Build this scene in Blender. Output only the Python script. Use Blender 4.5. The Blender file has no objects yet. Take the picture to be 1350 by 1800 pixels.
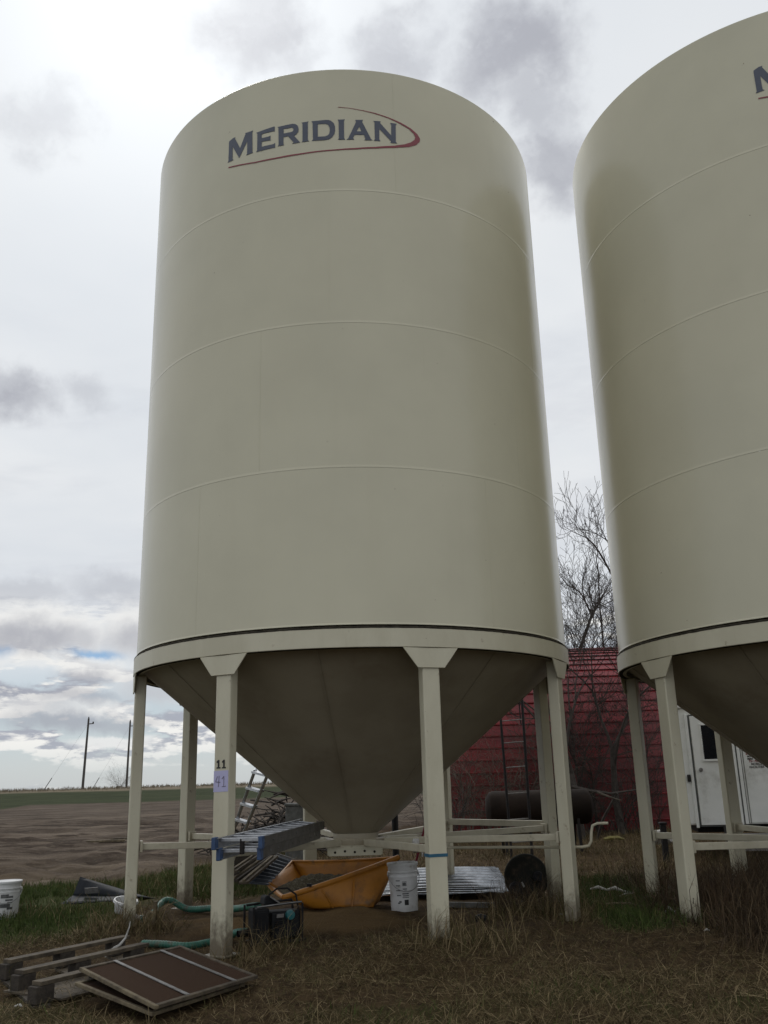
import bpy, bmesh, math, random
import numpy as np
from mathutils import Vector, Matrix
R_ = math.radians
random.seed(7)
RNG = np.random.default_rng(11)
SC = bpy.context.scene
COL = SC.collection

# ------------------------------------------------------------------ camera
CAM_H = 1.40
PITCH, ROLL, FPX = R_(16.435), R_(-1.5505), 1601.4        # focal length in pixels of the 1350 x 1800 photograph
fw = Vector((0, math.cos(PITCH), math.sin(PITCH)))
u0 = Vector((0, -math.sin(PITCH), math.cos(PITCH)))
r0 = Vector((1, 0, 0))
cr, sr = math.cos(ROLL), math.sin(ROLL)
right = cr * r0 + sr * u0
up = -sr * r0 + cr * u0
cam = bpy.data.cameras.new('camera')
cam_o = bpy.data.objects.new('camera', cam)
COL.objects.link(cam_o)
M4 = Matrix.Identity(4)
for i in range(3):
    M4[i][0] = right[i]; M4[i][1] = up[i]; M4[i][2] = -fw[i]
M4[2][3] = CAM_H
cam_o.matrix_world = M4
cam.sensor_fit = 'VERTICAL'
cam.sensor_height = 24.0
cam.sensor_width = 18.0
cam.lens = FPX / 1800 * 24.0
cam.clip_start = 0.05
cam.clip_end = 20000
SC.camera = cam_o

def pdir(px, py):
    x, y = (px - 675) / FPX, -(py - 900) / FPX
    return x * right + y * up + fw
def at(px, py, Y):
    d = pdir(px, py)
    return Vector((0, 0, CAM_H)) + d * (Y / d.y)
def gpg(px, py):
    p = gp(px, py)
    for _ in range(5): p = gp(px, py, hz(p.x, p.y))
    return p
def gp(px, py, z=0.0):
    d = pdir(px, py)
    return Vector((0, 0, CAM_H)) + d * ((z - CAM_H) / d.z)

# ------------------------------------------------------------------ world
SUN_AZ, SUN_EL = R_(-15.7), R_(46)
SUN = Vector((math.sin(SUN_AZ) * math.cos(SUN_EL), math.cos(SUN_AZ) * math.cos(SUN_EL), math.sin(SUN_EL)))
world = bpy.data.worlds.new('World')
SC.world = world
world.use_nodes = True
W = world.node_tree
W.nodes.clear()
class NT:
    """small helper round a node tree"""
    def __init__(s, t): s.t = t
    def n(s, typ, **kw):
        nd = s.t.nodes.new(typ)
        for k, v in kw.items(): setattr(nd, k, v)
        return nd
    def put(s, sock, v):
        if v is None: return
        if hasattr(v, 'is_linked') or isinstance(v, bpy.types.NodeSocket): s.t.links.new(v, sock)
        else: sock.default_value = v
    def m(s, op, a, b=None, c=None, clamp=False):
        nd = s.n('ShaderNodeMath', operation=op, use_clamp=clamp)
        s.put(nd.inputs[0], a); s.put(nd.inputs[1], b)
        if c is not None: s.put(nd.inputs[2], c)
        return nd.outputs[0]
    def v(s, op, a, b=None, out=0):
        nd = s.n('ShaderNodeVectorMath', operation=op)
        s.put(nd.inputs[0], a)
        if b is not None: s.put(nd.inputs[1], b)
        return nd.outputs[out]
    def scale(s, a, f):
        nd = s.n('ShaderNodeVectorMath', operation='SCALE'); s.put(nd.inputs[0], a); s.put(nd.inputs['Scale'], f)
        return nd.outputs[0]
    def noise(s, vec, scale, detail=4, rough=.55, dist=0.0, out='Fac', typ=None):
        nd = s.n('ShaderNodeTexNoise')
        if typ: nd.noise_type = typ
        s.put(nd.inputs['Vector'], vec); s.put(nd.inputs['Scale'], scale); s.put(nd.inputs['Detail'], detail)
        s.put(nd.inputs['Roughness'], rough); s.put(nd.inputs['Distortion'], dist)
        return nd.outputs[out]
    def ss(s, x, a, b, lo=0.0, hi=1.0):
        nd = s.n('ShaderNodeMapRange', interpolation_type='SMOOTHSTEP')
        s.put(nd.inputs[0], x); s.put(nd.inputs[1], a); s.put(nd.inputs[2], b); s.put(nd.inputs[3], lo); s.put(nd.inputs[4], hi)
        return nd.outputs[0]
    def mix(s, f, a, b, blend='MIX'):
        nd = s.n('ShaderNodeMix', data_type='RGBA', blend_type=blend)
        s.put(nd.inputs[0], f)
        for i, v in ((6, a), (7, b)):
            if isinstance(v, tuple) and len(v) == 3: v = (*v, 1)
            s.put(nd.inputs[i], v)
        return nd.outputs[2]
    def comb(s, x, y, z):
        nd = s.n('ShaderNodeCombineXYZ')
        for i, v in enumerate((x, y, z)): s.put(nd.inputs[i], v)
        return nd.outputs[0]
    def sep(s, v):
        nd = s.n('ShaderNodeSeparateXYZ'); s.put(nd.inputs[0], v); return nd.outputs

w = NT(W)
sky = w.n('ShaderNodeTexSky', sky_type='NISHITA', sun_disc=False, sun_elevation=SUN_EL, sun_rotation=SUN_AZ,
          altitude=600, air_density=1.0, dust_density=1.5, ozone_density=1.0)
dirv = w.v('NORMALIZE', w.n('ShaderNodeTexCoord').outputs['Generated'])
dx, dy, dz = w.sep(dirv)
zc = w.m('MAXIMUM', dz, 0.0)
# the cloud layers lie on planes overhead, so they shrink and flatten towards the horizon
inv = w.m('DIVIDE', 1.0, w.m('ADD', zc, 0.085))
P = w.comb(w.m('MULTIPLY', dx, inv), w.m('MULTIPLY', dy, inv), 0.0)
n_high = w.noise(P, 0.55, 5, .55)
n_mid = w.noise(w.v('ADD', P, (3.1, 1.7, 0)), 1.55, 6, .58, .25)
n_fine = w.noise(w.v('ADD', P, (7.1, 5.7, 0)), 3.4, 6, .6, .2)
# small horizontally drawn-out cumulus banks low in the sky
Q = w.comb(w.m('MULTIPLY', w.m('ARCTAN2', dx, dy), 1.0), w.m('MULTIPLY', w.m('ARCSINE', dz), 3.4), 0.0)
n_low = w.noise(w.v('ADD', Q, (1.3, 0.2, 0)), 10.5, 6, .58, .2)
n_lowlit = w.noise(w.v('ADD', Q, (1.3, 0.178, 0)), 10.5, 6, .58, .2)
warp = w.v('SUBTRACT', w.noise(dirv, 7.0, 5, .6, 0, 'Color'), (.5, .5, .5))
warp2 = w.v('SUBTRACT', w.noise(dirv, 24.0, 5, .62, 0, 'Color'), (.5, .5, .5))
wdir = w.v('ADD', w.v('ADD', dirv, w.scale(warp, w.m('ADD', .015, w.m('MULTIPLY', zc, .17)))), w.scale(warp2, w.m('ADD', .022, w.m('MULTIPLY', zc, .055))))

lowband = w.ss(zc, .135, .21, 1.0, 0.0)
# high veil: pale grey-white, a little brighter round the hidden sun
sundot = w.m('MAXIMUM', w.v('DOT_PRODUCT', dirv, tuple(SUN), 1), 0.0)
glow = w.m('ADD', w.m('MULTIPLY', w.m('POWER', sundot, 60.0), .34), w.m('MULTIPLY', w.m('POWER', sundot, 5.0), .045))
veil = w.mix(w.ss(n_high, .35, .68), (.655, .69, .735), (.785, .80, .815))
veil = w.mix(w.ss(n_mid, .50, .72, 0, .42), veil, (.52, .545, .605))
# dark ragged cloud patches
blobs = [(905, 105, .070, .050, .92), (965, 275, .045, .055, .82), (940, 195, .045, .045, .62), (440, 45, .065, .055, .85), (510, 95, .035, .028, .5), (700, 75, .050, .038, .68),
         (22, 690, .046, .027, .92), (150, 682, .03, .022, .4), (72, 222, .045, .032, .45),
         (205, 1032, .060, .016, .45), (40, 1042, .06, .015, .42), (50, 1120, .068, .021, .85), (143, 1122, .026, .016, .55), (240, 1120, .042, .022, .72),
         (158, 1188, .036, .010, .75), (135, 1222, .06, .010, .62), (115, 1262, .075, .012, .75), (205, 1268, .05, .010, .6), (20, 1215, .04, .008, .5), (70, 1240, .05, .01, .4), (285, 1205, .05, .02, .5)]
puffm = None
for bx, by, sx, sz, amt in ((58, 1104, .072, .026, .85), (146, 1110, .032, .022, .75), (240, 1102, .046, .032, .85), (60, 1160, .05, .012, .6), (160, 1172, .05, .012, .7), (120, 1238, .08, .010, .7), (200, 1300, .05, .008, .8), (330, 1190, .09, .03, .5)):
    d = pdir(bx, by).normalized()
    q = w.v('MULTIPLY', w.v('SUBTRACT', wdir, tuple(d)), (1 / sx, 1 / sx, 1 / sz))
    f = w.ss(w.v('LENGTH', q, None, 1), .55, 1.15, amt, 0.0)
    puffm = f if puffm is None else w.m('MAXIMUM', puffm, f)
dark = None
for bx, by, sx, sz, amt in blobs:
    d = pdir(bx, by).normalized()
    q = w.v('MULTIPLY', w.v('SUBTRACT', wdir, tuple(d)), (1 / sx, 1 / sx, 1 / sz))
    f = w.ss(w.v('LENGTH', q, None, 1), .25, 1.30, amt, 0.0)
    dark = f if dark is None else w.m('MAXIMUM', dark, f)
dark = w.m('MULTIPLY', dark, w.ss(w.noise(wdir, 15.0, 6, .58), .28, .55, .72, 1.0), clamp=True)
# the same kind of patches go on over the rest of the dome
elsewhere = w.m('MULTIPLY', w.ss(n_mid, .60, .80, 0, .8), w.ss(w.v('DOT_PRODUCT', dirv, tuple(fw), 1), .60, .78, 1.0, 0.0))
dark = w.m('MAXIMUM', dark, elsewhere)
# low banks
bank = w.m('MULTIPLY', w.ss(n_low, .47, .55), lowband)
lit = w.ss(w.m('SUBTRACT', n_low, n_lowlit), -.035, .05, 0.0, 1.0)
bankcol = w.mix(lit, (.37, .39, .45), (.86, .85, .82))
blue = w.mix(.80, sky.outputs[0], (4.25, 5.05, 5.75))
hor = w.scale(blue, .1)
clear = w.mix(w.ss(zc, .07, .17), hor, veil)
col = w.mix(w.m('MULTIPLY', bank, w.ss(zc, .012, .05, .35, .95)), clear, bankcol)
# a narrow tear of blue between the banks
gapm = None
for bx, by, sx, sz in ((168, 1147, .036, .0075), (2, 1148, .014, .010)):
    d = pdir(bx, by).normalized()
    q = w.v('MULTIPLY', w.v('SUBTRACT', w.v('ADD', dirv, w.scale(warp, .05)), tuple(d)), (1 / sx, 1 / sx, 1 / sz))
    f = w.ss(w.v('LENGTH', q, None, 1), .35, 1.2, 1, 0)
    gapm = f if gapm is None else w.m('MAXIMUM', gapm, f)
col = w.mix(w.m('MULTIPLY', gapm, .8), col, (.20, .40, .66))
col = w.mix(puffm, col, (.80, .80, .79))
col = w.mix(w.m('MULTIPLY', dark, .92), col, (.325, .335, .385))
gl = w.n('ShaderNodeVectorMath', operation='ADD')
w.put(gl.inputs[0], w.mix(w.ss(zc, .25, .5, 0, .35), col, w.scale(col, 1.06))); w.put(gl.inputs[1], w.comb(glow, glow, w.m('MULTIPLY', glow, .96)))
bg = w.n('ShaderNodeBackground')
w.put(bg.inputs['Color'], w.scale(gl.outputs[0], 10.0))
bg.inputs['Strength'].default_value = 0.1
wo = w.n('ShaderNodeOutputWorld')
W.links.new(bg.outputs[0], wo.inputs[0])

# ------------------------------------------------------------------ sun behind thin cloud, exposure
sl = bpy.data.lights.new('sun', 'SUN')
sl.energy = 0.7
sl.angle = R_(14)
sl.color = (1.0, .965, .90)
so = bpy.data.objects.new('sun', sl)
COL.objects.link(so)
so.rotation_euler = (-SUN).to_track_quat('-Z', 'Y').to_euler()
SC.view_settings.view_transform = 'Standard'
SC.view_settings.look = 'None'
SC.view_settings.exposure = 0.06
SC.view_settings.gamma = 1.0
SC.view_settings.use_curve_mapping = False

# ------------------------------------------------------------------ object helpers
def tag(o, label=None, cat=None, group=None, kind=None):
    if label: o['label'] = label
    if cat: o['category'] = cat
    if group: o['group'] = group
    if kind: o['kind'] = kind
    return o
def thing(name, label, cat, loc=(0, 0, 0), rz=0.0, group=None):
    o = bpy.data.objects.new(name, None)
    COL.objects.link(o)
    o.location = loc
    o.rotation_euler = (0, 0, rz)
    o.empty_display_size = .2
    return tag(o, label, cat, group)
def frame(axis):
    a = Vector(axis).normalized()
    h = Vector((0, 0, 1)) if abs(a.z) < .95 else Vector((0, 1, 0))
    x = h.cross(a).normalized()
    return x, a.cross(x), a
class MB:
    def __init__(s): s.v, s.f, s.sm = [], [], []
    def add(s, vs, fs, smooth=False):
        o = len(s.v)
        s.v += [tuple(p) for p in vs]
        s.f += [tuple(i + o for i in q) for q in fs]
        s.sm += [smooth] * len(fs)
    def box(s, c, size, X=(1, 0, 0), Y=(0, 1, 0)):
        X = Vector(X).normalized(); Y = (Vector(Y) - X * Vector(Y).dot(X)).normalized(); Z = X.cross(Y)
        c = Vector(c); a, b, d = [k / 2 for k in size]
        vs = [c + X * (i * a) + Y * (j * b) + Z * (k * d) for k in (-1, 1) for j in (-1, 1) for i in (-1, 1)]
        s.add(vs, [(0, 2, 3, 1), (4, 5, 7, 6), (0, 1, 5, 4), (2, 6, 7, 3), (0, 4, 6, 2), (1, 3, 7, 5)])
        return s
    def bar(s, p0, p1, wd, ht, upv=(0, 0, 1)):
        p0, p1 = Vector(p0), Vector(p1); d = p1 - p0; X = d.normalized()
        Y = Vector(upv).cross(X)
        if Y.length < 1e-4: Y = Vector((0, 1, 0)).cross(X)
        return s.box((p0 + p1) / 2, (d.length, wd, ht), X, Y)
    def tube(s, pts, r, n=8, caps=True):
        pts = [Vector(p) for p in pts]
        rs = r if isinstance(r, (list, tuple)) else [r] * len(pts)
        vs = []; x = None
        for i, p in enumerate(pts):
            t = (pts[min(i + 1, len(pts) - 1)] - pts[max(i - 1, 0)])
            t = t.normalized() if t.length > 1e-9 else Vector((0, 0, 1))
            if x is None: x, y, _ = frame(t)
            else:
                x = (x - t * x.dot(t))
                x = x.normalized() if x.length > 1e-6 else frame(t)[0]
                y = t.cross(x)
            for k in range(n):
                a = 2 * math.pi * k / n
                vs.append(p + (x * math.cos(a) + y * math.sin(a)) * rs[i])
        fs = [(i * n + k, i * n + (k + 1) % n, (i + 1) * n + (k + 1) % n, (i + 1) * n + k) for i in range(len(pts) - 1) for k in range(n)]
        s.add(vs, fs, n > 4)
        if caps:
            o = len(pts) * n
            s.add(vs[:n], [tuple(reversed(range(n)))])
            s.add(vs[o - n:o], [tuple(range(n))])
        return s
    def lathe(s, prof, n=32, c=(0, 0, 0), axis=(0, 0, 1), smooth=True, squash=1.0):
        x, y, a = frame(axis); c = Vector(c); vs = []
        for r, z in prof:
            for k in range(n):
                t = 2 * math.pi * k / n
                vs.append(c + a * z + x * (r * math.cos(t)) + y * (r * math.sin(t) * squash))
        fs = [(i * n + k, i * n + (k + 1) % n, (i + 1) * n + (k + 1) % n, (i + 1) * n + k) for i in range(len(prof) - 1) for k in range(n)]
        s.add(vs, fs, smooth)
        return s
    def prism(s, poly, d, o=None):
        """poly: list of 3D points (planar), extruded by vector d"""
        n = len(poly); d = Vector(d)
        vs = [Vector(p) for p in poly] + [Vector(p) + d for p in poly]
        s.add(vs, [tuple(reversed(range(n))), tuple(range(n, 2 * n))] + [(i, (i + 1) % n, n + (i + 1) % n, n + i) for i in range(n)])
        return s
    def build(s, name, mat, parent=None, bevel=0.0, loc=None, rz=None, sharp=35):
        me = bpy.data.meshes.new(name)
        me.from_pydata(s.v, [], s.f)
        me.polygons.foreach_set('use_smooth', s.sm)
        bm = bmesh.new(); bm.from_mesh(me)
        bmesh.ops.recalc_face_normals(bm, faces=bm.faces)
        bm.to_mesh(me); bm.free()
        if any(s.sm): me.set_sharp_from_angle(angle=R_(sharp))
        me.materials.append(mat)
        o = bpy.data.objects.new(name, me)
        COL.objects.link(o)
        if parent: o.parent = parent
        if loc is not None: o.location = loc
        if rz is not None: o.rotation_euler = (0, 0, rz)
        if bevel:
            b = o.modifiers.new('bevel', 'BEVEL'); b.width = bevel; b.segments = 2; b.limit_method = 'ANGLE'; b.angle_limit = R_(50)
        return o
def fast_mesh(name, verts, faces_flat, sizes, mat, cols=None):
    me = bpy.data.meshes.new(name)
    me.vertices.add(len(verts)); me.vertices.foreach_set('co', np.asarray(verts, np.float32).ravel())
    sizes = np.asarray(sizes, np.int32)
    me.loops.add(int(sizes.sum())); me.loops.foreach_set('vertex_index', np.asarray(faces_flat, np.int32))
    me.polygons.add(len(sizes))
    me.polygons.foreach_set('loop_start', np.concatenate([[0], np.cumsum(sizes)[:-1]]).astype(np.int32))
    me.update(calc_edges=True)
    if cols is not None:
        a = me.color_attributes.new('tint', 'FLOAT_COLOR', 'POINT')
        c = np.ones((len(verts), 4), np.float32); c[:, :3] = cols
        a.data.foreach_set('color', c.ravel())
    me.materials.append(mat)
    o = bpy.data.objects.new(name, me)
    COL.objects.link(o)
    return o

# ------------------------------------------------------------------ materials
def mat(name, c1, c2=None, rough=.6, metal=0.0, scale=6.0, stretch=(1, 1, 1), bump=0.0, bscale=None, spec=.5, contrast=(.35, .65), detail=5, objrand=0.0, dirt=None, dirt_scale=3.0, dirt_amt=(.5, .75), coat=0.0, rough_var=0.0, alpha=None):
    m = bpy.data.materials.new(name); m.use_nodes = True
    t = NT(m.node_tree); b = m.node_tree.nodes['Principled BSDF']
    tc = t.n('ShaderNodeTexCoord').outputs['Object']
    v = t.v('MULTIPLY', tc, stretch)
    if c2 is None: c2 = tuple(k * .8 for k in c1)
    nz = t.noise(v, scale, detail, .6)
    c = t.mix(t.ss(nz, *contrast), c1, c2)
    if dirt:
        dn = t.noise(tc, dirt_scale, 6, .65)
        c = t.mix(t.ss(dn, *dirt_amt), c, dirt)
    if objrand:
        c = t.mix(t.m('MULTIPLY', t.n('ShaderNodeObjectInfo').outputs['Random'], objrand), c, tuple(k * .45 for k in c1))
    t.put(b.inputs['Base Color'], c)
    b.inputs['Metallic'].default_value = metal
    b.inputs['Specular IOR Level'].default_value = spec
    if rough_var: t.put(b.inputs['Roughness'], t.ss(nz, .3, .7, rough - rough_var, rough + rough_var))
    else: b.inputs['Roughness'].default_value = rough
    if coat:
        b.inputs['Coat Weight'].default_value = coat; b.inputs['Coat Roughness'].default_value = .12
    if bump:
        bn = t.n('ShaderNodeBump'); bn.inputs['Strength'].default_value = bump; bn.inputs['Distance'].default_value = .02
        t.put(bn.inputs['Height'], t.noise(v, bscale or scale * 3, 5, .6)); t.put(b.inputs['Normal'], bn.outputs[0])
    return m
def tint_mat(name, rough=.8, trans=.25):
    m = bpy.data.materials.new(name); m.use_nodes = True
    t = NT(m.node_tree); b = m.node_tree.nodes['Principled BSDF']
    a = t.n('ShaderNodeAttribute', attribute_name='tint')
    t.put(b.inputs['Base Color'], a.outputs['Color'])
    b.inputs['Roughness'].default_value = rough
    b.inputs['Specular IOR Level'].default_value = .2
    return m

def bin_paint(name='bin_paint', base=(.625, .595, .455)):
    m = bpy.data.materials.new(name); m.use_nodes = True
    t = NT(m.node_tree); b = m.node_tree.nodes['Principled BSDF']
    tc = t.n('ShaderNodeTexCoord').outputs['Object']
    n1 = t.noise(tc, .8, 4, .6)
    st = t.noise(t.v('MULTIPLY', tc, (2.2, 2.2, .12)), 1.3, 5, .6)
    sp = t.noise(tc, 55, 3, .7)
    c = t.mix(t.ss(n1, .3, .7), base, tuple(k * .93 for k in base))
    c = t.mix(t.ss(st, .50, .80, 0, .16), c, tuple(k * f for k, f in zip(base, (.86, .84, .80))))
    c = t.mix(t.ss(sp, .70, .80, 0, .35), c, (.20, .16, .11))
    rz = t.noise(t.v('MULTIPLY', tc, (16, 16, .35)), 1.0, 5, .65)
    c = t.mix(t.ss(rz, .66, .82, 0, .16), c, (.33, .25, .15))
    big = t.noise(tc, .33, 3, .5)
    c = t.mix(t.ss(big, .42, .66, 0, .16), c, (.50, .44, .31))
    pin = t.noise(tc, 19, 2, .5)
    c = t.mix(t.ss(pin, .785, .80, 0, .8), c, (.16, .10, .06))
    t.put(b.inputs['Base Color'], c)
    t.put(b.inputs['Roughness'], t.ss(n1, .3, .7, .19, .24))
    b.inputs['Specular IOR Level'].default_value = .25
    bn = t.n('ShaderNodeBump'); bn.inputs['Strength'].default_value = .16; bn.inputs['Distance'].default_value = .05
    t.put(bn.inputs['Height'], t.noise(tc, 1.1, 1, .4))
    t.put(b.inputs['Normal'], bn.outputs[0])
    return m
M = {}
M['bin'] = bin_paint()
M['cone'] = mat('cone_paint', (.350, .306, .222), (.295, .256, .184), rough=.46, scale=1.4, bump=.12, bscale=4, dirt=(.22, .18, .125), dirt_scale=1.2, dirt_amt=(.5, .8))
def leg_paint():
    m = mat('leg_paint', (.585, .55, .42), (.52, .485, .36), rough=.4, scale=2.5, stretch=(1, 1, .4), bump=.06, bscale=30, dirt=(.25, .18, .11), dirt_scale=7, dirt_amt=(.63, .74))
    t = NT(m.node_tree); b = m.node_tree.nodes['Principled BSDF']
    src = b.inputs['Base Color'].links[0].from_socket
    tc = t.n('ShaderNodeTexCoord').outputs['Object']; z = t.sep(tc)[2]
    n = t.noise(t.v('MULTIPLY', tc, (1, 1, .6)), 16, 6, .7)
    mud = t.ss(t.m('ADD', z, t.m('MULTIPLY', t.m('SUBTRACT', .5, n), .75)), .05, .42, .85, 0.0)
    c = t.mix(mud, src, (.10, .075, .048))
    run = t.noise(t.v('MULTIPLY', tc, (38, 38, 1.1)), 1.0, 4, .6)
    c = t.mix(t.ss(run, .66, .80, 0, .30), c, (.26, .16, .08))
    chip = t.noise(tc, 24, 5, .7)
    c = t.mix(t.ss(chip, .70, .735, 0, .85), c, (.11, .062, .035))
    t.put(b.inputs['Base Color'], c)
    return m
M['legp'] = leg_paint()
M['brace'] = mat('brace_paint', (.54, .50, .38), (.45, .41, .30), rough=.45, scale=5, dirt=(.25, .2, .14), dirt_scale=6, dirt_amt=(.58, .72))
M['seam'] = mat('dirt_seam', (.020, .017, .013), (.045, .038, .028), rough=.95, scale=30, spec=.1)
M['navy'] = mat('navy_print', (.050, .062, .095), (.060, .072, .105), rough=.4)
M['red'] = mat('red_print', (.24, .030, .042), (.21, .028, .038), rough=.4)
M['black'] = mat('black_plastic', (.006, .0065, .008), (.011, .0115, .013), rough=.6, scale=9, spec=.22)
M['blackmetal'] = mat('black_steel', (.008, .008, .010), (.018, .014, .012), rough=.6, scale=20, spec=.25)
M['alu'] = mat('aluminium', (.56, .57, .59), (.42, .43, .45), rough=.34, metal=1.0, scale=14, stretch=(1, 1, 1), bump=.03)
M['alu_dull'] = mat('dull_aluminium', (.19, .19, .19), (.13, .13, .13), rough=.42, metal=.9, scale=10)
M['bluecap'] = mat('blue_plastic', (.035, .075, .165), (.03, .06, .135), rough=.5, scale=15)
M['yellow'] = mat('yellow_poly', (.47, .190, .017), (.36, .140, .013), rough=.5, scale=3, dirt=(.17, .085, .025), dirt_scale=5, dirt_amt=(.50, .72), bump=.08, bscale=7)
M['grain'] = mat('spilled_grain', (.25, .165, .08), (.15, .10, .05), rough=.9, scale=90, bump=.5, bscale=140)
M['tubgrain'] = mat('grain_chaff', (.10, .085, .05), (.055, .045, .028), rough=.95, scale=60, bump=.5, bscale=120)
M['pail'] = mat('white_pail', (.60, .60, .60), (.50, .50, .49), rough=.42, scale=4, dirt=(.30, .27, .23), dirt_scale=7, dirt_amt=(.56, .74))
M['pailink'] = mat('grey_print', (.06, .062, .065), (.13, .13, .13), rough=.5, scale=40)
M['wire'] = mat('wire', (.30, .30, .30), rough=.4, metal=.6)
M['wood'] = mat('weathered_wood', (.105, .082, .054), (.050, .038, .025), rough=.85, scale=9, stretch=(1, 1, 1), bump=.4, bscale=30)
M['wood2'] = mat('pale_weathered_wood', (.165, .132, .080), (.085, .065, .040), rough=.85, scale=11, bump=.4, bscale=34)
M['wooddark'] = mat('dark_end_grain', (.028, .022, .017), (.05, .04, .03), rough=.9, scale=20, bump=.4)
M['mesh'] = mat('brown_screen_cloth', (.040, .023, .015), (.056, .034, .022), rough=.95, spec=.08, scale=120, bump=.3, bscale=260)
M['strip'] = mat('grey_metal_strip', (.24, .235, .23), (.15, .14, .13), rough=.5, metal=.3, scale=18)
M['hose'] = mat('green_hose', (.035, .15, .105), (.028, .11, .08), rough=.45, scale=12, dirt=(.07, .075, .05), dirt_scale=9, dirt_amt=(.5, .7))
M['teal'] = mat('teal_cap', (.02, .13, .14), rough=.4)
M['flap'] = mat('black_poly', (.010, .0125, .017), (.016, .019, .024), rough=.55, spec=.16, scale=5, dirt=(.04, .042, .046), dirt_scale=5, dirt_amt=(.55, .75))
M['sheet'] = mat('galvanised', (.34, .35, .365), (.20, .21, .22), rough=.26, metal=1.0, scale=6)
M['sheetd'] = mat('dark_corrugated', (.085, .10, .125), (.055, .065, .08), rough=.4, metal=.4, scale=6)
M['cover'] = mat('grey_green_steel', (.019, .020, .017), (.013, .013, .011), rough=.8, spec=.12, scale=5, dirt=(.07, .05, .035), dirt_scale=6)
M['redhandle'] = mat('red_handle', (.24, .012, .03), rough=.4)
M['rag'] = mat('white_rag', (.45, .44, .42), (.3, .29, .27), rough=.9, scale=20)
M['paper'] = mat('lilac_paper', (.50, .485, .70), (.46, .45, .66), rough=.8, scale=8)
M['ink'] = mat('pencil_line', (.19, .17, .23), rough=.8)
M['inkblack'] = mat('black_vinyl', (.012, .012, .012), rough=.5)
M['tape'] = mat('blue_tape', (.02, .11, .19), (.015, .09, .15), rough=.5)
M['shed'] = mat('red_steel_panel', objrand=.40, c1=(.205, .009, .012), c2=(.150, .007, .010), rough=.36, spec=.42, scale=2.2, stretch=(.5, 1, 1), dirt=(.060, .010, .013), dirt_scale=1.5, dirt_amt=(.5, .8), bump=.05)
M['trailer'] = mat('white_trailer_skin', (.80, .81, .80), (.75, .765, .755), rough=.45, scale=2.5, bump=.05, bscale=60, dirt=(.42, .42, .39), dirt_scale=2, dirt_amt=(.5, .8))
M['trim'] = mat('grey_joint', (.10, .105, .105), rough=.6)
M['glass'] = mat('dark_glass', (.012, .014, .018), rough=.08)
M['rust'] = mat('brown_tank', (.014, .010, .008), (.024, .016, .012), rough=.8, spec=.12, scale=3, bump=.15)
M['bark'] = mat('bark', (.034, .027, .022), (.060, .050, .042), rough=.9, scale=9, bump=.5)
M['twig'] = mat('twig', (.030, .024, .020), (.052, .042, .034), rough=.9, scale=5)
M['dryvine'] = mat('dry_vine', (.12, .10, .075), (.06, .048, .036), rough=.9, scale=6)
M['pole'] = mat('creosote_pole', (.085, .078, .072), (.055, .05, .045), rough=.85, scale=6)
M['concrete'] = mat('grey_block', (.12, .12, .115), (.075, .075, .07), rough=.9, scale=8, bump=.3)
M['blade'] = tint_mat('grass_blade')
M['whitescrap'] = mat('white_scrap', (.50, .49, .46), (.34, .32, .29), rough=.6, scale=12)
M['yellowscrap'] = mat('yellow_scrap', (.20, .17, .04), rough=.6)
# ------------------------------------------------------------------ terrain
def vnoise(x, y, seed=0):
    xi, yi = np.floor(x).astype(np.int64), np.floor(y).astype(np.int64)
    xf, yf = x - xi, y - yi
    def h(a, b):
        n = (a * 374761393 + b * 668265263 + seed * 974711) & 0x7fffffff
        n = ((n ^ (n >> 13)) * 1274126177) & 0x7fffffff
        return ((n ^ (n >> 16)) & 0xffff) / 65535.0
    u, v = xf * xf * (3 - 2 * xf), yf * yf * (3 - 2 * yf)
    return (h(xi, yi) * (1 - u) + h(xi + 1, yi) * u) * (1 - v) + (h(xi, yi + 1) * (1 - u) + h(xi + 1, yi + 1) * u) * v
def fbm(x, y, oct=4, seed=0):
    s, a, t = 0, 1.0, 0
    for o in range(oct):
        s = s + a * vnoise(x * 2 ** o, y * 2 ** o, seed + o); t += a; a *= .5
    return s / t
def sst(x, a, b):
    t = np.clip((x - a) / (b - a), 0, 1); return t * t * (3 - 2 * t)
C1 = (-.4088, 10.6811)
C2 = (4.9799, 9.7785)
BIN2_DZ = -.08
def yard_line(x):
    return np.where(x > -4.4, 15.2 + 3.0 * (x + 4.4), 15.2 + .3 * (x + 4.4))
def dirtmask(x, y):
    j = (fbm(x * 1.2, y * 1.2, 4, 5) - .5) * 2.2
    return sst(y - yard_line(x) + j, -.25, .6)
def green_mask(x, y):
    j = (fbm(x * .9, y * .9, 4, 21) - .5) * 1.6
    l = sst(-2.75 - x + j * .8, 0, .9) * sst(y + j, 8.9, 10.2)
    b = sst(-1.6 - x + j, 0, .8) * sst(y + j, 12.4, 13.6)
    r = sst(x + j * .6, 1.9, 2.5) * sst(3.7 - x + j * .4, 0, .6) * sst(y + j, 9.0, 9.9) * sst(14.0 - y, 0, 1.5)
    f = sst(fbm(x * .8, y * .8, 3, 44), .62, .74) * .35 * sst(9 - y, 0, 1)
    return np.clip(np.maximum(np.maximum(l, b), np.maximum(r, f)), 0, 1) * (1 - dirtmask(x, y))
def grain_mask(x, y):
    j = (fbm(x * 2.5, y * 2.5, 4, 31) - .5)
    d = np.hypot((x + .95) / 1.35, (y - 10.15) / .95) + j * .7
    return sst(1.0 - d, -.05, .45)
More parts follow.
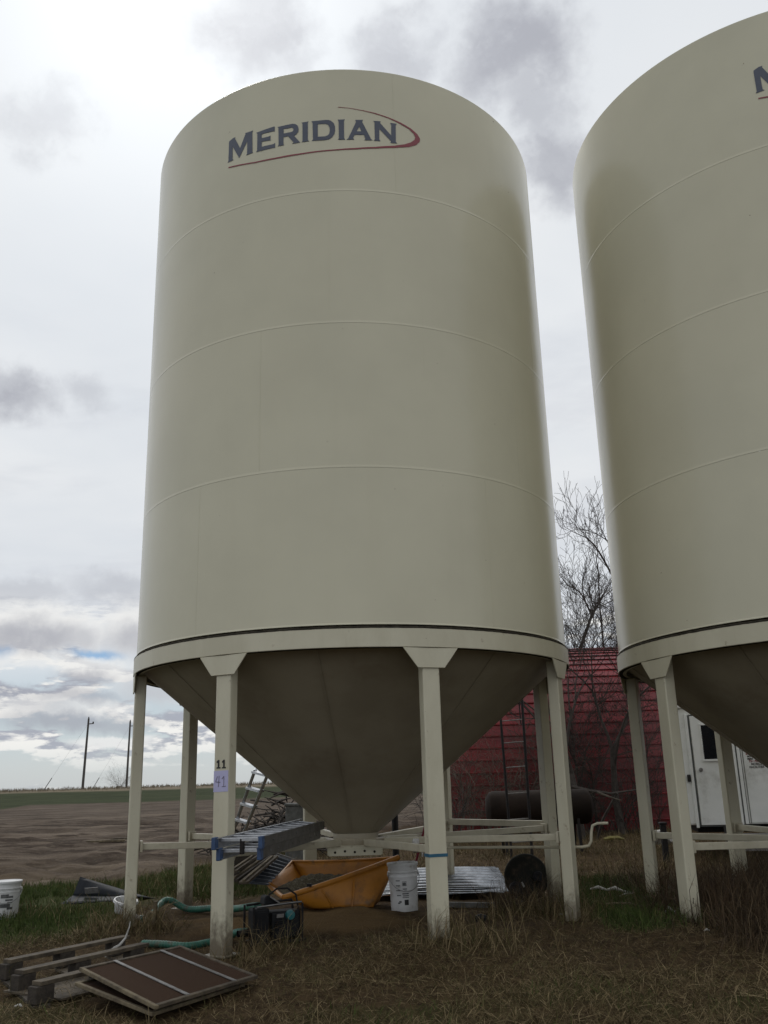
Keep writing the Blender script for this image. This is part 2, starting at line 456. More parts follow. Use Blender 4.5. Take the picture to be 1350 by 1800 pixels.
def height(x, y):
    x = np.asarray(x, float); y = np.asarray(y, float)
    near = sst(60 - np.hypot(x, y), 0, 40)
    d = dirtmask(x, y)
    h = (fbm(x * .45, y * .45, 3, 1) - .5) * .10 * near
    h += (fbm(x * 3.0, y * 3.0, 4, 2) - .5) * .055 * near * (1 - .3 * d)
    h += (fbm(x * 9, y * 9, 3, 3) - .5) * .028 * sst(26 - np.hypot(x, y), 0, 10)
    # wheel tracks across the yard
    trk = (fbm(x * .10 + 3, (y - .15 * x) * 1.1, 4, 9) - .5) * .20 + (fbm(x * .25, (y - .12 * x) * 2.6, 3, 12) - .5) * .09
    h += trk * d * sst(70 - y, 0, 25)
    h += (fbm(x * 1.1, y * 1.6, 5, 19) - .5) * .32 * d * sst(60 - y, 0, 25)
    h += 1.42 * sst(y + .10 * (x + 30), 72, 136) - .65 * sst(y, 150, 400)
    h += grain_mask(x, y) * .05
    # the second bin stands a little lower
    for bx_, by_, r_, a_ in ((-2.75, 10.0, .75, .085), (.42, 8.4, .8, .085), (1.75, 9.75, .7, .045), (2.9, 9.1, 1.0, .12), (3.0, 11.0, 1.0, .08), (4.4, 11.8, 1.0, .06)):
        h += a_ * np.exp(-((x - bx_) ** 2 + (y - by_) ** 2) / (r_ * r_))
    h += (fbm(x * .02, y * .02, 2, 15) - .5) * .5 * sst(y, 140, 240)
    return h
def hz(x, y): return float(height(np.array([x]), np.array([y]))[0])
def lines(lo, hi, step, far, g=1.09):
    a = list(np.arange(lo, hi + 1e-6, step))
    d, p = step, hi
    up_ = []
    while p < far: d *= g; p += d; up_.append(p)
    d, p = step, lo; dn = []
    while p > -far: d *= g; p -= d; dn.append(p)
    return np.array(dn[::-1] + a + up_)
gx = lines(-6.0, 6.0, .055, 6000, 1.055)
gy = lines(5.0, 15.5, .055, 7000, 1.028)
gy = gy[gy > -300]
GX, GY = np.meshgrid(gx, gy)
GZ = height(GX, GY)
nx, ny = len(gx), len(gy)
ii = (np.arange(ny - 1)[:, None] * nx + np.arange(nx - 1)[None, :]).ravel()
F = np.stack([ii, ii + 1, ii + nx + 1, ii + nx], 1)
gm = bpy.data.materials.new('ground'); gm.use_nodes = True
g = NT(gm.node_tree); gb = gm.node_tree.nodes['Principled BSDF']
pos = g.n('ShaderNodeNewGeometry').outputs['Position']
px_, py_, pz_ = g.sep(pos)
zone = g.n('ShaderNodeAttribute', attribute_name='tint')
zr, zg, zb = g.sep(zone.outputs['Vector'])
na = g.noise(pos, 1.1, 6, .62); nb = g.noise(pos, 7, 6, .65); nc = g.noise(pos, 38, 5, .65); ne = g.noise(pos, 140, 3, .6)
soil = g.mix(g.ss(nb, .35, .68), (.042, .028, .016), (.085, .058, .031))
soil = g.mix(g.ss(nc, .54, .74, 0, .7), soil, (.135, .095, .050))
soil = g.mix(g.ss(nc, .46, .28, 0, .7), soil, (.024, .018, .013))
dn = g.noise(g.v('MULTIPLY', g.v('ADD', pos, g.comb(0, g.m('MULTIPLY', px_, -.14), 0)), (.13, .85, 1)), 1.0, 8, .68)
dn2 = g.noise(g.v('MULTIPLY', g.v('ADD', pos, g.comb(0, g.m('MULTIPLY', px_, -.12), 0)), (.42, 2.0, 1)), 1.0, 8, .70, .4)
dirt = g.mix(g.ss(dn, .36, .64), (.050, .037, .028), (.160, .127, .098))
dirt = g.mix(g.ss(dn2, .50, .62, 0, .85), dirt, (.024, .016, .011))
dirt = g.mix(g.ss(nb, .52, .76, 0, .5), dirt, (.180, .143, .108))
dirt = g.mix(g.ss(nc, .54, .64, 0, .75), dirt, (.036, .026, .019))
dirt = g.mix(g.ss(g.noise(pos, 17, 4, .7), .60, .70, 0, .6), dirt, (.17, .132, .095))
# paler, drier dirt along the edge of the grass
edge = g.m('MULTIPLY', g.ss(py_, 22, 15, 0, .55), g.ss(na, .35, .6))
dirt = g.mix(edge, dirt, (.145, .112, .076))
green = g.mix(g.ss(nc, .35, .65), (.034, .050, .014), (.056, .066, .022))
grn = g.mix(g.ss(ne, .3, .7), (.085, .055, .026), (.19, .125, .058))
c = g.mix(zg, soil, dirt)
c = g.mix(g.m('MULTIPLY', zr, .8), c, green)
c = g.mix(zb, c, grn)
# far strip of young crop, then the pale verge on the rise
yy = g.m('ADD', py_, g.m('MULTIPLY', g.m('SUBTRACT', g.noise(g.v('MULTIPLY', pos, (.08, .2, 0)), 1.0, 4, .6), .5), 9))
side = g.m('MULTIPLY', g.m('SUBTRACT', g.m('SUBTRACT', -29.6, g.m('MULTIPLY', g.m('SUBTRACT', yy, 68.0), .15)), px_), 4.0)
dcrop = g.m('MAXIMUM', g.m('SUBTRACT', yy, 84.0), side)
crop = g.mix(g.ss(g.noise(g.v('MULTIPLY', pos, (.25, 1, 1)), .9, 6, .7), .35, .65), (.026, .034, .014), (.048, .056, .026))
c = g.mix(g.ss(dcrop, -1.5, 3.0), c, crop)
verge = g.mix(g.ss(g.noise(pos, .6, 5, .7), .3, .7), (.21, .175, .125), (.14, .115, .08))
c = g.mix(g.ss(g.m('ADD', yy, g.m('MULTIPLY', g.m('ADD', px_, 30), .10)), 113, 119), c, verge)
g.put(gb.inputs['Base Color'], c)
gb.inputs['Roughness'].default_value = .92
gb.inputs['Specular IOR Level'].default_value = .05
bn = g.n('ShaderNodeBump'); bn.inputs['Strength'].default_value = .7; bn.inputs['Distance'].default_value = .03
g.put(bn.inputs['Height'], g.m('ADD', nc, g.m('MULTIPLY', ne, .4))); g.put(gb.inputs['Normal'], bn.outputs[0])
V = np.stack([GX.ravel(), GY.ravel(), GZ.ravel()], 1)
zc_ = np.stack([green_mask(V[:, 0], V[:, 1]), dirtmask(V[:, 0], V[:, 1]), grain_mask(V[:, 0], V[:, 1]) * .85], 1)
ground = fast_mesh('ground', V, F.ravel(), np.full(len(F), 4), gm, zc_)
ground.data.polygons.foreach_set('use_smooth', np.ones(len(F), bool))
tag(ground, 'bare brown farmyard ground running out to a grassy rise', kind='structure')

# ------------------------------------------------------------------ grass blades
EXCL = []                                     # (polygon, share of blades kept) where things lie on the ground
def in_poly(x, y, poly):
    ins = np.zeros(len(x), bool); n = len(poly)
    for i in range(n):
        x0, y0 = poly[i]; x1, y1 = poly[(i + 1) % n]
        c_ = ((y0 > y) != (y1 > y)) & (x < (x1 - x0) * (y - y0) / (y1 - y0 + 1e-12) + x0)
        ins ^= c_
    return ins
def blades(n, xr, yr, prob, length, width, lean, cols, colnoise=1.0, seed=0, curl=.5, zoff=0.0):
    rg = np.random.default_rng(seed)
    x = rg.uniform(*xr, n); y = rg.uniform(*yr, n)
    keep = rg.random(n) < prob(x, y)
    for poly, kp in EXCL:
        keep &= ~(in_poly(x, y, poly) & (rg.random(n) > kp))
    x, y = x[keep], y[keep]; n = len(x)
    z = height(x, y) - .008 + zoff
    L = length[0] + (length[1] - length[0]) * rg.random(n) ** 1.6
    clump = .65 + .7 * fbm(x * 2.2, y * 2.2, 3, seed + 50)
    L = L * clump
    a = rg.uniform(0, 2 * np.pi, n) + (fbm(x * 1.1, y * 1.1, 2, seed + 77) - .5) * 5
    ln = np.clip(rg.normal(lean[0], lean[1], n), 0.02, 1.52)           # tilt from vertical
    ln2 = np.clip(ln + curl * rg.random(n), 0, 1.75)
    dx_, dy_ = np.cos(a), np.sin(a)
    b = rg.uniform(0, 2 * np.pi, n)
    wv = width * (.6 + .8 * rg.random(n))
    wx, wy = np.cos(b) * wv, np.sin(b) * wv
    m1 = np.stack([x + dx_ * np.sin(ln) * L * .55, y + dy_ * np.sin(ln) * L * .55, z + np.cos(ln) * L * .55], 1)
    tp = m1 + np.stack([dx_ * np.sin(ln2) * L * .45, dy_ * np.sin(ln2) * L * .45, np.cos(ln2) * L * .45], 1)
    tp[:, 2] = np.maximum(tp[:, 2], z + .006)
    b0 = np.stack([x, y, z], 1); wd = np.stack([wx, wy, wv * .3], 1)
    Vv = np.stack([b0 - wd, b0 + wd, m1 + wd * .8, m1 - wd * .8, tp], 1).reshape(-1, 3)
    base = np.arange(n)[:, None] * 5
    fl = np.concatenate([base + np.array([[0, 1, 2, 3]]), base + np.array([[3, 2, 4]])], 1).ravel()
    sz = np.tile([4, 3], n)
    cols = np.array(cols)
    t = rg.random(n) * .65 + .35 * fbm(x * 1.4, y * 1.4, 3, seed + 5) * colnoise
    idx = np.clip((t * len(cols)).astype(int), 0, len(cols) - 1)
    cc = cols[idx] * (.75 + .5 * rg.random((n, 1)))
    return Vv, fl, sz, np.repeat(cc, 5, 0)
def join_blades(name, label, parts):
    Vs, Fs, Ss, Cs, o = [], [], [], [], 0
    for v_, f_, s_, c_ in parts:
        Vs.append(v_); Fs.append(f_ + o); Ss.append(s_); Cs.append(c_); o += len(v_)
    ob = fast_mesh(name, np.concatenate(Vs), np.concatenate(Fs), np.concatenate(Ss), M['blade'], np.concatenate(Cs))
    return tag(ob, label, kind='stuff')
DEAD = [(.054, .037, .018), (.088, .062, .029), (.132, .096, .047), (.205, .156, .084), (.072, .066, .024), (.100, .073, .034)]
GREEN = [(.032, .052, .011), (.046, .070, .015), (.064, .086, .022), (.11, .10, .036)]
WEED = [(.056, .034, .019), (.080, .052, .028), (.042, .029, .018), (.128, .093, .054)]

# ------------------------------------------------------------------ grain bins
def on_cyl(az, z, r): return Vector((r * math.cos(az), r * math.sin(az), z))
def flat_print(name, loops, r, m, parent, cut=.04):
    """flat vinyl shape laid on the curved wall: loops of (azimuth deg, z)"""
    cu = bpy.data.curves.new(name, 'CURVE'); cu.dimensions = '2D'; cu.fill_mode = 'BOTH'
    for lp in loops:
        s = cu.splines.new('POLY'); s.points.add(len(lp) - 1); s.use_cyclic_u = True
        for p, (a, z) in zip(s.points, lp): p.co = (R_(a) * r, z, 0, 1)
    tmp = bpy.data.objects.new('tmp', cu); COL.objects.link(tmp)
    dg = bpy.context.evaluated_depsgraph_get()
    me = bpy.data.meshes.new_from_object(tmp.evaluated_get(dg))
    bpy.data.objects.remove(tmp); bpy.data.curves.remove(cu)
    bm = bmesh.new(); bm.from_mesh(me)
    xs = [v.co.x for v in bm.verts]; x = min(xs) + cut
    while x < max(xs):
        bmesh.ops.bisect_plane(bm, geom=bm.verts[:] + bm.edges[:] + bm.faces[:], plane_co=(x, 0, 0), plane_no=(1, 0, 0)); x += cut
    for v in bm.verts:
        v.co = on_cyl(v.co.x / r, v.co.y, r)
    bm.normal_update()
    fs = bm.faces[:]
    if fs and sum(f.normal.dot(f.calc_center_median() * Vector((1, 1, 0)) if False else Vector((f.calc_center_median().x, f.calc_center_median().y, 0))) for f in fs) < 0:
        bmesh.ops.reverse_faces(bm, faces=fs)
    bm.to_mesh(me); bm.free()
    me.materials.clear(); me.materials.append(m); me.name = name
    o = bpy.data.objects.new(name, me); COL.objects.link(o); o.parent = parent
    return o
RW = 2.44
ZB, ZT = 2.562, 2.738
SEAMS = [2.762, 4.292, 5.831, 7.375, 8.922]
LEG_AZ = [-162.8, -117.3, -70.9, -25.8, 17.6, 62.2, 107.2, 152.3]
LOGO = [
 ('M', [[(-119.88,8.002),(-119.59,8.020),(-119.57,8.251),(-119.52,8.274),(-118.32,8.296),(-117.50,8.297),(-117.62,8.281),(-115.92,8.127),(-114.32,8.287),(-114.44,8.300),(-111.97,8.298),(-112.27,8.283),(-112.16,8.025),(-111.98,8.009),(-114.04,8.005),(-113.74,8.021),(-113.74,8.185),(-116.13,8.002),(-118.33,8.186),(-118.27,8.023),(-117.90,8.007)]]),
 ('E', [[(-111.09,8.256),(-105.97,8.275),(-105.86,8.270),(-105.89,8.206),(-106.24,8.216),(-109.51,8.217),(-109.50,8.163),(-107.35,8.163),(-107.03,8.169),(-107.01,8.100),(-107.30,8.110),(-109.48,8.118),(-109.46,8.053),(-106.14,8.049),(-105.75,8.061),(-105.74,7.993),(-106.06,8.002),(-111.09,8.004),(-110.76,8.024),(-110.79,8.238)]]),
 ('R', [[(-105.14,8.257),(-100.98,8.263),(-100.99,8.261),(-100.35,8.254),(-99.75,8.230),(-99.48,8.192),(-99.57,8.147),(-100.08,8.119),(-100.67,8.104),(-99.28,8.022),(-99.02,8.008),(-101.20,8.006),(-100.80,8.021),(-102.24,8.112),(-103.47,8.111),(-103.48,8.022),(-103.28,8.007),(-105.05,8.009),(-104.78,8.022),(-104.86,8.242)], [(-103.44,8.217),(-102.50,8.214),(-101.35,8.216),(-100.99,8.208),(-100.81,8.189),(-100.94,8.168),(-101.34,8.159),(-102.49,8.158),(-103.43,8.158)]]),
 ('I', [[(-98.75,8.259),(-96.85,8.264),(-97.07,8.249),(-97.08,8.025),(-96.73,8.010),(-98.78,8.009),(-98.47,8.022),(-98.46,8.244)]]),
 ('D', [[(-96.19,8.262),(-94.05,8.263),(-92.50,8.265),(-91.73,8.262),(-91.09,8.248),(-90.45,8.218),(-90.17,8.175),(-90.12,8.123),(-90.36,8.078),(-90.94,8.039),(-91.71,8.015),(-92.55,8.008),(-94.09,8.008),(-96.08,8.010),(-95.76,8.028),(-95.87,8.242)], [(-94.51,8.217),(-93.28,8.217),(-92.51,8.215),(-91.93,8.201),(-91.55,8.168),(-91.46,8.126),(-91.64,8.087),(-92.02,8.066),(-92.67,8.055),(-94.53,8.056)]]),
 ('I', [[(-89.48,8.262),(-87.62,8.265),(-87.88,8.245),(-87.89,8.028),(-87.64,8.005),(-89.48,8.007),(-89.22,8.024),(-89.23,8.242)]]),
 ('A', [[(-85.04,8.261),(-83.00,8.266),(-83.27,8.240),(-81.12,8.029),(-80.71,8.010),(-82.88,8.006),(-82.54,8.022),(-82.84,8.073),(-85.16,8.070),(-85.67,8.030),(-85.35,8.008),(-87.33,8.006),(-86.83,8.025),(-84.81,8.236)], [(-84.01,8.177),(-84.73,8.115),(-83.49,8.117)]]),
 ('N', [[(-80.41,8.263),(-78.47,8.267),(-78.65,8.244),(-75.85,8.100),(-75.75,8.240),(-76.04,8.263),(-74.26,8.264),(-74.57,8.240),(-74.69,8.028),(-74.28,8.009),(-76.17,8.004),(-75.90,8.024),(-78.90,8.167),(-78.98,8.030),(-78.65,8.011),(-80.47,8.008),(-80.12,8.025),(-80.09,8.243)]]),
 ('S', [[(-89.35,8.429),(-86.61,8.415),(-83.28,8.392),(-79.93,8.368),(-76.55,8.333),(-73.11,8.287),(-70.48,8.238),(-68.72,8.182),(-68.04,8.130),(-68.17,8.088),(-69.22,8.037),(-71.23,7.991),(-75.09,7.948),(-80.19,7.910),(-85.16,7.884),(-90.08,7.871),(-94.62,7.862),(-98.50,7.854),(-102.46,7.852),(-105.68,7.853),(-111.36,7.868),(-119.49,7.926),(-119.58,7.942),(-111.37,7.883),(-105.68,7.870),(-102.46,7.870),(-98.50,7.870),(-94.62,7.877),(-90.15,7.884),(-85.15,7.902),(-80.17,7.930),(-75.07,7.976),(-72.44,8.014),(-70.64,8.056),(-69.62,8.100),(-69.35,8.137),(-69.82,8.178),(-71.03,8.224),(-73.47,8.272),(-76.56,8.321),(-79.94,8.357),(-83.28,8.385),(-86.61,8.410),(-89.35,8.422)]])
]

def make_bin():
    t = thing('grain_bin', 'tall cream hopper bin in the middle, with the yellow tub under its cone', 'grain bin', (C1[0], C1[1], 0), group='cream hopper bins')
    for k in range(4):
        z0, z1 = SEAMS[k], SEAMS[k + 1]
        b = MB()
        if k == 0: pr = [(RW - .03, z0 + .01), (RW + .004, z0 + .01), (RW + .004, z0 + .018), (RW, z0 + .025)]
        else: pr = [(RW, z0 - .004), (RW + .0004, z0 + .0), (RW + .0005, z0 + .002), (RW + .0004, z0 + .004), (RW, z0 + .005)]
        nz = 14
        pr += [(RW, z0 + .03 + (z1 - .03 - z0 - .03) * i / nz) for i in range(nz + 1)]
        pr += [(RW, z1 - .006)] if k < 3 else [(RW, z1), (RW - .03, z1 + .004)]
        b.lathe(pr, 160)
        wr = b.build('wall_ring', M['bin'], t, sharp=60)
        for az_ in (-126 + 17 * k, -54 + 13 * k, 66 - 11 * k):
            a = R_(az_); MB().bar(on_cyl(a, z0 + .03, RW), on_cyl(a, z1 - .008, RW), .007, .0022, (math.cos(a), math.sin(a), 0)).build('weld_seam', M['bin'], wr)
    b = MB().lathe([(RW - .004, 8.926), (RW - .01, 8.935), (.35, 10.05)], 160); b.build('roof', M['bin'], t)
    b = MB().lathe([(.36, 10.0), (.36, 10.18), (.40, 10.18), (.40, 10.24), (.001, 10.30)], 32); b.build('roof_lid', M['bin'], t)
    b = MB().lathe([(RW - .06, ZB), (RW + .022, ZB), (RW + .026, ZB + .004), (RW + .026, ZT - .004), (RW + .022, ZT), (RW - .06, ZT)], 160)
    b.build('skirt_band', M['legp'], t, sharp=30)
    # dirt packed in the open joint between wall and band
    b = MB(); n = 320; vs = []
    for i in range(n):
        a = 2 * math.pi * i / n
        j = random.uniform(-.003, .003)
        drip = random.random() < .02
        vs += [on_cyl(a, ZT - .002 - (abs(j) * 3 if drip else abs(j)), RW + .0275), on_cyl(a, ZT + .006, RW + .026), on_cyl(a, ZT + .021 + j * .8, RW + .0065)]
    b.add(vs, [(3 * i + q_, 3 * ((i + 1) % n) + q_, 3 * ((i + 1) % n) + q_ + 1, 3 * i + q_ + 1) for i in range(n) for q_ in (0, 1)], True)
    b.build('dirt_joint', M['seam'], t)
    b = MB().lathe([(RW + .018, ZB - .004), (RW - .02, ZB - .006), (RW - .03, ZB + .01)], 160); b.build('lower_edge', M['seam'], t)
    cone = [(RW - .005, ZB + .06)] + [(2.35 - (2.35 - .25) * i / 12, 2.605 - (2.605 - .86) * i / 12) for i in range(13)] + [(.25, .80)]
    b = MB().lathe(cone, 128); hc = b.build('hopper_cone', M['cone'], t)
    for k in range(8):
        a = R_(-163 + 45 * k + 22)
        p0, p1 = on_cyl(a, 2.595, 2.342), on_cyl(a, .868, .262)
        nrm = Vector((math.cos(a) * .63, math.sin(a) * .63, -.77))
        MB().bar(p0 + nrm * .004, p1 + nrm * .002, .012, .005, nrm).build('weld_seam', M['cone'], hc)
    leg0 = None
    for k, ad in enumerate(LEG_AZ):
        if leg0 is None:
            # built facing +X, then turned round the bin
            b = MB(); s = .0925
            b.box((2.382, 0, (ZB - .005) / 2), (.116, .166, ZB - .005))
            leg0 = b.build('leg', M['legp'], t, bevel=.012)
            poly = [(2.4445, -.27, ZB - .003), (2.4445, .27, ZB - .003), (2.4445, .2, ZB - .095), (2.4445, .130, ZB - .185), (2.4445, -.130, ZB - .185), (2.4445, -.2, ZB - .095)]
            gus = MB().prism(poly, (.012, 0, 0)).build('gusset', M['legp'], leg0, bevel=.003)
            bp = MB().box((2.375, 0, .002), (.22, .25, .016)).build('base_plate', M['legp'], leg0, bevel=.004)
            o = leg0
        else:
            o = leg0.copy(); COL.objects.link(o); o.parent = t
            for src in (gus, bp):
                d = src.copy(); COL.objects.link(d); d.parent = o
        o.rotation_euler = (0, 0, R_(ad))
    br0 = None
    for k, ad in enumerate(LEG_AZ):
        if br0 is None:
            b = MB().bar((2.318, 0, .815), (.36, 0, .775), .05, .066)
            b.box((2.30, 0, .815), (.03, .12, .11))
            br0 = b.build('brace', M['brace'], t, bevel=.005); o = br0
        else:
            o = br0.copy(); COL.objects.link(o); o.parent = t
        o.rotation_euler = (0, 0, R_(ad))
    p, q = on_cyl(R_(LEG_AZ[4]), .86, 2.37), on_cyl(R_(LEG_AZ[5]), .86, 2.37)
    MB().bar(p, q, .05, .075).build('rear_tie', M['brace'], t, bevel=.005)
    b = MB().lathe([(.315, .815), (.335, .80), (.335, .735), (.28, .73), (.28, .81)], 8, smooth=False); b.build('outlet_collar', M['cone'], t, bevel=.004)
    # slide gate frame under the outlet, four drilled angle irons
    gf = None
    for (c_, s_, hole_n, ax) in (((-.0, -.33, .685), (.56, .03, .085), 5, 'x'), ((0, .27, .70), (.56, .03, .085), 5, 'x'), ((-.28, -.03, .69), (.03, .57, .085), 0, 'y'), ((.28, -.03, .69), (.03, .57, .085), 4, 'y')):
        o = MB().box(c_, s_).build('gate_rail', M['legp'], t, bevel=.004)
        hb = MB()
        for i in range(hole_n):
            u = -.21 + .42 * i / max(hole_n - 1, 1)
            ctr = (c_[0] + u, c_[1] - .0165, c_[2] - .005 + .01 * (i % 2)) if ax == 'x' else (c_[0] + .0165, c_[1] + u, c_[2])
            hb.lathe([(.013, 0), (.010, .002), (.001, .0025)], 10, ctr, (0, -1, 0) if ax == 'x' else (1, 0, 0))
        if hole_n: tag(hb.build('bolts', M['seam'], o), kind='stuff')
    MB().box((0, -.03, .735), (.62, .62, .02)).build('gate_plate', M['brace'], t, bevel=.003)
    # gate rod with a cranked handle, out past the right-hand leg
    a = R_(-24.0)
    b = MB().tube([(.29, -.15, .70), (1.3, -.52, .705), (2.20, -.92, .712), (2.30, -.965, .712), (2.365, -.99, .725), (2.39, -1.0, .765), (2.40, -1.005, .86), (2.415, -1.01, .915), (2.46, -1.03, .935), (2.56, -1.07, .938)], .0145, 10)
    b.build('gate_crank', M['brace'], t)
    for ch, loops in LOGO:
        if ch == 'S': flat_print('logo_swoosh', loops, RW + .004, M['red'], t)
        else: flat_print('logo_letter', loops, RW + .004, M['navy'], t)
    return t
bin1 = make_bin()
def children(o): return [c_ for c_ in bpy.data.objects if c_.parent is o]
def copy_tree(o, parent=None):
    kids = children(o)
    c_ = o.copy(); COL.objects.link(c_); c_.parent = parent
    for k in kids: copy_tree(k, c_)
    return c_
bin2 = copy_tree(bin1)
bin2.location = (C2[0], C2[1], BIN2_DZ)
bin2.rotation_euler = (0, 0, R_(.3))
for c_ in children(bin2):
    if c_.name.startswith('logo_'): c_.rotation_euler = (0, 0, R_(1.9))
bin2['label'] = 'cream hopper bin cut off by the right edge, standing in front of the white trailer'
# marks on the first bin only
def leg_print(loops_xy, az, rface, zoff, name, m, parent):
    """flat shapes on a leg's outer face: loops of (sideways m, z)"""
    a = R_(az); n = Vector((math.cos(a), math.sin(a), 0)); s_ = Vector((-math.sin(a), math.cos(a), 0))
    b = MB()
    for lp in loops_xy:
        b.prism([n * rface + s_ * x + Vector((0, 0, z + zoff)) for x, z in lp], n * .0012)
    return b.build(name, m, parent)
AZ_FL = LEG_AZ[1]
one = lambda x: [(x - .022, 0), (x + .022, 0), (x + .022, .012), (x + .009, .012), (x + .009, .075), (x - .007, .075), (x - .022, .060), (x - .022, .048), (x - .009, .053), (x - .009, .012), (x - .022, .012)]
leg_print([one(-.03), one(.030)], AZ_FL, 2.4415, 1.545, 'number_sticker', M['inkblack'], bin1)
sgn = leg_print([[(-.081, 0), (.081, .004), (.080, .186), (-.080, .182)]], AZ_FL, 2.4405, 1.342, 'paper_sign', M['paper'], bin1)
st = lambda x0, z0, x1, z1, w_=.006: (lambda d: [(x0 - d[0], z0 - d[1]), (x1 - d[0], z1 - d[1]), (x1 + d[0], z1 + d[1]), (x0 + d[0], z0 + d[1])])((-(z1 - z0) / math.hypot(x1 - x0, z1 - z0) * w_ / 2, (x1 - x0) / math.hypot(x1 - x0, z1 - z0) * w_ / 2))
leg_print([st(-.038, .135, -.058, .088), st(-.058, .088, -.006, .084), st(-.020, .140, -.024, .045), st(.012, .112, .034, .135), st(.034, .135, .034, .046), st(.012, .045, .058, .049)], AZ_FL, 2.4425, 1.342, 'writing', M['ink'], sgn)
a3 = R_(LEG_AZ[2]); X3 = Vector((math.cos(a3), math.sin(a3), 0)); Y3 = Vector((-math.sin(a3), math.cos(a3), 0))
MB().box(X3 * 2.382 + Vector((0, 0, .772)), (.122, .172, .026), X3, Y3).build('blue_tape', M['tape'], bin1)
# ------------------------------------------------------------------ red shed
def catmull(pts, n):
    pts = [Vector(p) for p in pts]; out = []
    for i in range(len(pts) - 1):
        p0, p1, p2, p3 = pts[max(i - 1, 0)], pts[i], pts[i + 1], pts[min(i + 2, len(pts) - 1)]
        for k in range(n):
            t = k / n
            out.append(.5 * ((2 * p1) + (-p0 + p2) * t + (2 * p0 - 5 * p1 + 4 * p2 - p3) * t * t + (-p0 + 3 * p1 - 3 * p2 + p3) * t ** 3))
    out.append(pts[-1]); return out
SHX0, SHX1, SHY = 1.35, 19.0, 25.2
shed = thing('machine_shed', 'dark red arched steel shed with level ribs behind the bare trees', 'shed', (SHX0, SHY, 0))
prof = catmull([(0, 0, -.1), (.0, 0, 1.0), (.08, 0, 2.0), (.36, 0, 3.0), (.95, 0, 3.9), (1.9, 0, 4.65), (3.1, 0, 5.12), (4.4, 0, 5.27)], 60)
arc = [0]
for i in range(1, len(prof)): arc.append(arc[-1] + (prof[i] - prof[i - 1]).length)
def parc(s_):
    s_ = min(max(s_, 0), arc[-1])
    for i in range(1, len(arc)):
        if arc[i] >= s_:
            t = (s_ - arc[i - 1]) / (arc[i] - arc[i - 1] + 1e-9); p = prof[i - 1].lerp(prof[i], t); d = (prof[i] - prof[i - 1]).normalized()
            return p, d, Vector((-d.z, 0, d.x))
    return prof[-1], (prof[-1] - prof[-2]).normalized(), Vector((0, 0, 1))
NP = 25; stp = arc[-1] / NP
for k in range(NP):
    sec = []
    for f_, off in ((0.0, .030), (.10, .034), (.16, .012), (.5, .004), (.9, .0), (1.04, -.004)):
        p, d, nn = parc((k + f_) * stp)
        sec.append((p.x + nn.x * off, p.z + nn.z * off))
    b = MB(); L = SHX1 - SHX0
    vs = [(x_, y_, z_) for x_ in (0, L * .25, L * .5, L * .75, L) for y_, z_ in sec]
    m_ = len(sec)
    b.add(vs, [(i * m_ + j, i * m_ + j + 1, (i + 1) * m_ + j + 1, (i + 1) * m_ + j) for i in range(4) for j in range(m_ - 1)])
    b.build('wall_panel', M['shed'], shed)
b = MB().box(((SHX1 - SHX0) / 2, 4.4, 5.30), (SHX1 - SHX0, .5, .05)); b.build('ridge_cap', M['shed'], shed)
b = MB(); pts = [(0, 8.8 - p.x, p.z) for p in prof[::20]]
b.add([(x_, q[1], q[2]) for x_ in (0, SHX1 - SHX0) for q in pts], [(i, i + 1, len(pts) + i + 1, len(pts) + i) for i in range(len(pts) - 1)])
b.build('rear_wall', M['shed'], shed)
for x_ in (0.004, SHX1 - SHX0 - .02):
    b = MB(); pl = [(x_, p.x, p.z) for p in prof[::14]] + [(x_, 8.8 - p.x, p.z) for p in prof[::-14]]
    b.prism(pl, (.016, 0, 0)); b.build('end_wall', M['shed'], shed)

# ------------------------------------------------------------------ white trailer
tr = thing('office_trailer', 'white office trailer with a narrow door window, behind the right-hand bin', 'trailer', (4.90, 16.0, 0), R_(-11))
tx = lambda x: (x - .35) / 1.04
TZ0, TZ1, TL, TD = .56, 2.46, 7.2, 2.4
MB().box((TL / 2, TD / 2, (TZ0 + TZ1) / 2), (TL, TD, TZ1 - TZ0)).build('body', M['trailer'], tr, bevel=.03)
MB().box((TL / 2, TD / 2, TZ1 + .03), (TL + .06, TD + .08, .07)).build('roof', M['trailer'], tr, bevel=.02)
dr = MB().box((tx(.925), -.012, 1.44), (.665, .03, 1.76)).build('door', M['trailer'], tr, bevel=.006)
for x_ in (.555, 1.295): MB().box((tx(x_), -.004, 1.44), (.028, .012, 1.80)).build('door_gap', M['trim'], dr)
for z_ in (.545, 2.335): MB().box((tx(.925), -.004, z_), (.68, .012, .022)).build('door_gap', M['trim'], dr)
MB().box((tx(.515), -.012, 1.44), (.045, .03, 1.84)).build('door_frame', M['trailer'], dr, bevel=.004)
MB().box((tx(.86), -.033, 1.885), (.235, .014, .56)).build('window', M['glass'], dr)
b = MB().box((tx(.86), -.036, 1.59), (.27, .03, .035)); b.box((tx(.738), -.03, 1.885), (.02, .02, .6)); b.box((tx(.982), -.03, 1.885), (.02, .02, .6)); b.box((tx(.86), -.03, 2.175), (.265, .02, .022))
b.build('window_frame', M['trailer'], dr)
MB().lathe([(.001, .075), (.026, .070), (.032, .052), (.022, .03), (.014, .02), (.03, .006), (.03, 0)], 16, (tx(.665), -.027, 1.44), (0, -1, 0)).build('door_knob', M['strip'], dr)
MB().box((tx(.455), -.02, 1.31), (.055, .04, .115)).build('lock_box', M['inkblack'], tr, bevel=.01)
for x_ in (1.36, 1.395): MB().box((tx(x_), -.003, (TZ0 + TZ1) / 2), (.008, .01, TZ1 - TZ0 - .04)).build('skin_joint', M['trim'], tr)
